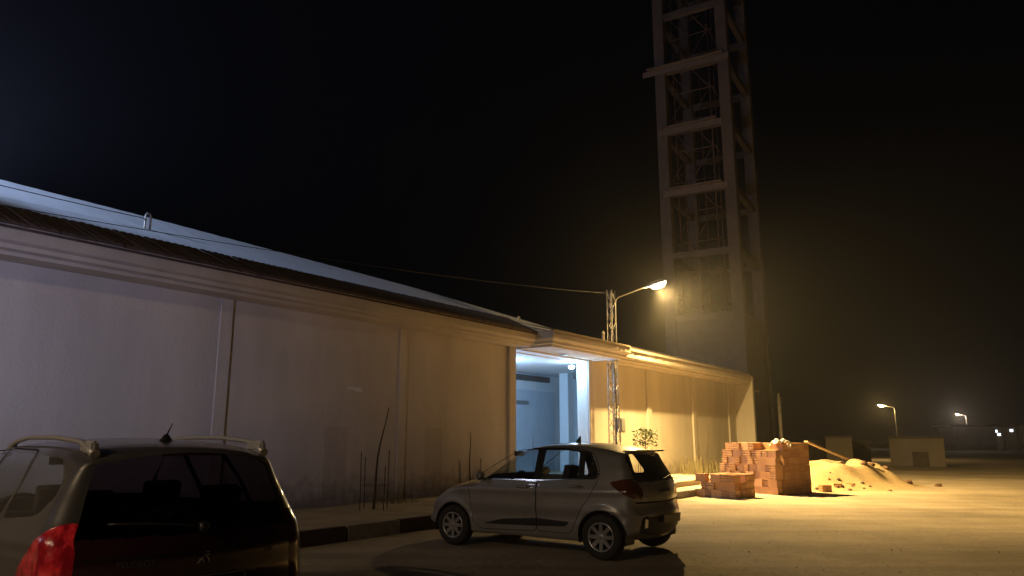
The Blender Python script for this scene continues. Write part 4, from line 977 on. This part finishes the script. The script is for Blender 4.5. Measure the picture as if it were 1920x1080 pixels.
# ---------------- dark estate with roof rails, seen from behind
ES = dict(len=4.15, hw=.875, xf=1.6, xr=2.9, kf=.2, kr=.13, wheels=(.83, 3.37), wr=.305, ar=.355, medial=(1.1, 3.2, .72), nv=44, nw=130,
    vert=([.15, .3, .45, .62, .85, .95, 1.02, 1.15, 1.35, 1.5], [.93, .965, .99, 1.0, .99, .965, .935, .865, .745, .64]),
    crease=[(lambda x: .84 + .03 * x, .012, .05), (lambda x: .46 + .02 * x, -.010, .06)],
    outline=[(.20, .20, .10, .06), (.05, .30, .16, .10), (.0, .45, .2, .14), (.05, .62, .22, .14), (.25, .76, .16, .12), (.65, .90, .10, .09), (1.0, .985, .09, .06),
             (1.15, 1.03, .13, .05), (1.50, 1.22, .12, .05), (1.85, 1.40, .09, .05), (2.1, 1.475, .045, .06), (2.5, 1.505, .035, .07), (3.1, 1.505, .035, .07), (3.55, 1.48, .04, .07), (3.80, 1.445, .06, .06),
             (3.86, 1.415, .09, .06), (3.93, 1.30, .13, .09), (4.04, 1.08, .15, .12), (4.10, .94, .15, .13), (4.12, .84, .15, .13), (4.125, .70, .15, .13), (4.15, .58, .15, .13), (4.15, .42, .15, .12), (4.07, .30, .12, .10), (3.9, .23, .08, .06),
             (3.3, .19, .02, .05), (1.9, .185, .02, .05), (.9, .19, .02, .05)],
    rear_u=(3.86, 1.415, 4.05, .28), front_u=((2.0, 1.44), (.02, .35)),
    side=[('door_f', [(1.15, .36), (1.06, .95), (1.30, 1.05), (1.95, 1.41), (2.28, 1.435), (2.33, .95), (2.33, .30), (1.28, .27)], .05),
          ('door_r', [(2.34, .30), (2.34, .95), (2.29, 1.435), (2.95, 1.43), (3.12, 1.20), (3.15, .90), (3.02, .68), (2.95, .45), (2.88, .30)], .07),
          ('window_f', [(1.25, .995), (1.55, 1.19), (1.95, 1.385), (2.25, 1.41), (2.28, 1.01)], .03),
          ('window_r', [(2.38, 1.01), (2.35, 1.41), (2.93, 1.405), (3.06, 1.20), (3.08, 1.03)], .035),
          ('window_q', [(3.16, 1.03), (3.08, 1.30), (3.02, 1.40), (3.48, 1.385), (3.66, 1.28), (3.72, 1.17), (3.62, 1.07)], .05),
          ('tail_lamp', [(3.86, 1.035), (3.94, 1.05), (4.2, 1.05), (4.2, .62), (3.78, .60), (3.62, .68), (3.66, .80), (3.76, .93)], .03)],
    rear=[('tailgate', [(-.64, 1.45), (.64, 1.45), (.76, 1.08), (.74, .58), (-.74, .58), (-.76, 1.08)], .02),
          ('rear_window', [(-.60, 1.40), (.60, 1.40), (.72, 1.08), (.69, .955), (-.69, .955), (-.72, 1.08)], .05),
          ('tail_lamp', [(.68, .92), (.77, 1.03), (.98, 1.05), (.98, .62), (.68, .61)], .03), ('tail_lamp', [(-.68, .92), (-.77, 1.03), (-.98, 1.05), (-.98, .62), (-.68, .61)], .03)],
    front=[('windscreen', [(-.72, 1.02), (.72, 1.02), (.6, 1.42), (-.6, 1.42)], .05), ('grille', [(-.5, .66), (.5, .66), (.42, .38), (-.42, .38)], .05)],
    cabin=(1.15, 3.75),
    parts=dict(body=('body', M_PAINT_D), underbody=('underbody', M_BLACK), door_f=('door', M_PAINT_D), door_r=('door', M_PAINT_D), tailgate=('tailgate', M_PAINT_SHADE),
               window_f=('side_window', M_GLASS), window_r=('side_window', M_GLASS), window_q=('quarter_window', M_GLASS), rear_window=('rear_window', M_GLASSD), windscreen=('windscreen', M_GLASS),
               tail_lamp=('taillight', M_REDLENS), grille=('grille', M_BLACK)))
es = thing('estate_car', (0, 0, 0), 0, 'dark estate car with silver roof rails and a glowing red taillight in the left foreground', 'car')
CE = Car(ES, .013); oe = CE.build(es)
oe['tail_lamp:L'].data.materials[0] = M_REDLENS_OFF; oe['tail_lamp:L']['label'] = 'dark unlit right taillight'; oe['tail_lamp:R']['label'] = 'glowing red left taillight'
finish_car(CE, es, oe, [('door_f', ES['side'][0][1]), ('door_r', ES['side'][1][1])], [('door_f', 2.15, .90), ('door_r', 2.92, .93)], .8)
for cx in ES['wheels']:
    for sg in (1, -1): wheel(es, cx, sg * .77, .305, .2, .19, 6, sg, True)
interior(es, ES)
for sg in (1, -1):
    m = MB(); xs = np.linspace(1.95, 3.78, 26); P = []
    for x in xs:
        f = (x - 1.95) / 1.83; lift = .042 * min(1, 7 * f, 7 * (1 - f)) ** .6; zt = float(np.interp(x, [1.9, 2.1, 2.5, 3.1, 3.55, 3.8], [1.41, 1.455, 1.488, 1.488, 1.462, 1.425])); P.append((x, sg * (.535 + .02 * math.sin(f * 3.1)), zt + lift - .02))
    m.tube(P, [.016 + .014 * max(0, 1 - abs(i - 24.5) / 3) + .014 * max(0, 1 - i / 3) for i in range(26)], 10); rl = m.build('roof_rail', M_SIL, es)
    m = MB(); m.box((3.56, sg * .535 - .02, 1.42), (3.77, sg * .535 + .02, 1.488)); m.box((1.97, sg * .535 - .018, 1.41), (2.1, sg * .535 + .018, 1.47)); m.build('rail_foot', M_SIL, rl, bevel=.012)
m = MB(); m.lathe([(0, 1.535), (.018, 1.525), (.03, 1.505), (.045, 1.49)], 12, Matrix.Translation((3.45, 0, 0))); m.tube([(3.45, 0, 1.52), (3.53, 0, 1.60)], [.006, .003], 6); m.build('roof_aerial', M_BLACK, es)
m = MB(); CE.rstrip(m, [(-.60, .60), (0, .585), (.60, .60)], .007, .002); m.build('tailgate_seam', M_SEAM, es)
tailg = oe['tailgate']
m = MB(); CE.rstrip(m, [(-.60, .865), (-.3, .85), (0, .846), (.3, .85), (.60, .865)], .012, .003); m.build('tailgate_crease', M_DARKTRIM, tailg)
m = MB(); q = CE.wrap(np.linspace(0, .5, 10), np.linspace(.99, 1.07, 10)); m.tube([(q[i, 0] + .025, -y, q[i, 1]) for i, y in enumerate(np.linspace(0, .5, 10))], .009, 6); m.lathe([(0, .05), (.03, .04), (.035, 0)], 14, Matrix.Translation((q[0, 0] + .0, 0, .985)) @ Matrix.Rotation(R(80), 4, 'Y')); m.build('rear_wiper', M_BLACK, es)
plate, PM = rear_box(CE, es, 'number_plate', 0, .66, .26, .057, .012, M_PLATE, off=.006)
m = MB()
for a in ((-.26, .052, .26, .057), (-.26, -.057, .26, -.052), (-.26, -.057, -.255, .057), (.255, -.057, .26, .057)): m.box((.0125, a[0], a[1]), (.0145, a[2], a[3]), PM)
m.build('plate_rim', M_PLATETXT, plate)
def lettering(C, root, text, y, z, size, mt, name, parent_off=.012, ext=.001):
    cu = bpy.data.curves.new(name, 'FONT'); cu.body = text; cu.size = size; cu.extrude = ext; cu.align_x = 'CENTER'; cu.align_y = 'CENTER'
    tmp = bpy.data.objects.new(name, cu); COL.objects.link(tmp); dg = bpy.context.evaluated_depsgraph_get(); me = bpy.data.meshes.new_from_object(tmp.evaluated_get(dg)); bpy.data.objects.remove(tmp)
    p = C.wrap(np.array([y]), np.array([z]))[0]; p2 = C.wrap(np.array([y]), np.array([z - .04]))[0]; p1 = C.wrap(np.array([y]), np.array([z + .04]))[0]; tilt = math.atan2(p1[0] - p2[0], p1[1] - p2[1])
    qa = C.wrap(np.array([y + .04]), np.array([z]))[0]; qb = C.wrap(np.array([y - .04]), np.array([z]))[0]; yaw = math.atan2(qa[0] - qb[0], .08)
    # text x -> local +y (viewer's right from behind), text y -> z, text z -> +x
    B = Matrix(((0, 0, 1), (1, 0, 0), (0, 1, 0))).to_4x4()
    me.transform(Matrix.Translation((p[0] + parent_off, y, p[1])) @ Matrix.Rotation(-yaw, 4, 'Z') @ Matrix.Rotation(tilt, 4, 'Y') @ B); me.materials.clear(); me.materials.append(mt)
    o = bpy.data.objects.new(name, me); COL.objects.link(o); o.parent = root; return o
lettering(CE, plate, '5792', .14, .66, .098, M_PLATETXT, 'plate_number', .0205)
lettering(CE, tailg, 'PEUGEOT', -.36, .815, .045, M_DULL, 'maker_lettering', .004); lettering(CE, tailg, 'SW', .46, .815, .045, M_PLATETXT, 'model_lettering', .004)
m = MB()      # small animal-shaped badge reduced to its strokes
p = CE.wrap(np.array([0.]), np.array([.815]))[0]
for st in ([(-.035, -.03), (-.01, .0), (.012, .035)], [(.012, .035), (.03, .03)], [(.005, .015), (.03, -.005), (.034, -.03)], [(-.004, .005), (.004, -.03)], [(.012, .018), (.035, .014)]):
    m.tube([(p[0] + .008, a, p[1] + b) for a, b in st], .004, 6)
m.build('badge', M_CHROME, tailg)
head = R(-47.0)
hv = Vector((math.sin(head), math.cos(head), 0)); lv_ = Vector((-hv.y, hv.x, 0)); ESP = Vector((-1.80, 4.58, 0))   # centre of the rear bumper
place_car(es, ESP + hv * 4.15, head)

# ================================================================== NIGHT HAZE
hm = bpy.data.materials.new('night_haze'); hm.use_nodes = True; t = hm.node_tree; t.nodes.clear()
out = t.nodes.new('ShaderNodeOutputMaterial'); pv = t.nodes.new('ShaderNodeVolumePrincipled'); pv.inputs['Color'].default_value = (.9, .9, .9, 1); pv.inputs['Density'].default_value = HAZE; pv.inputs['Anisotropy'].default_value = .82
t.links.new(pv.outputs[0], out.inputs['Volume'])
m = MB(); m.box((-480, -460, -1.5), (480, 500, 40)); tag(m.build('haze', hm), kind='stuff')
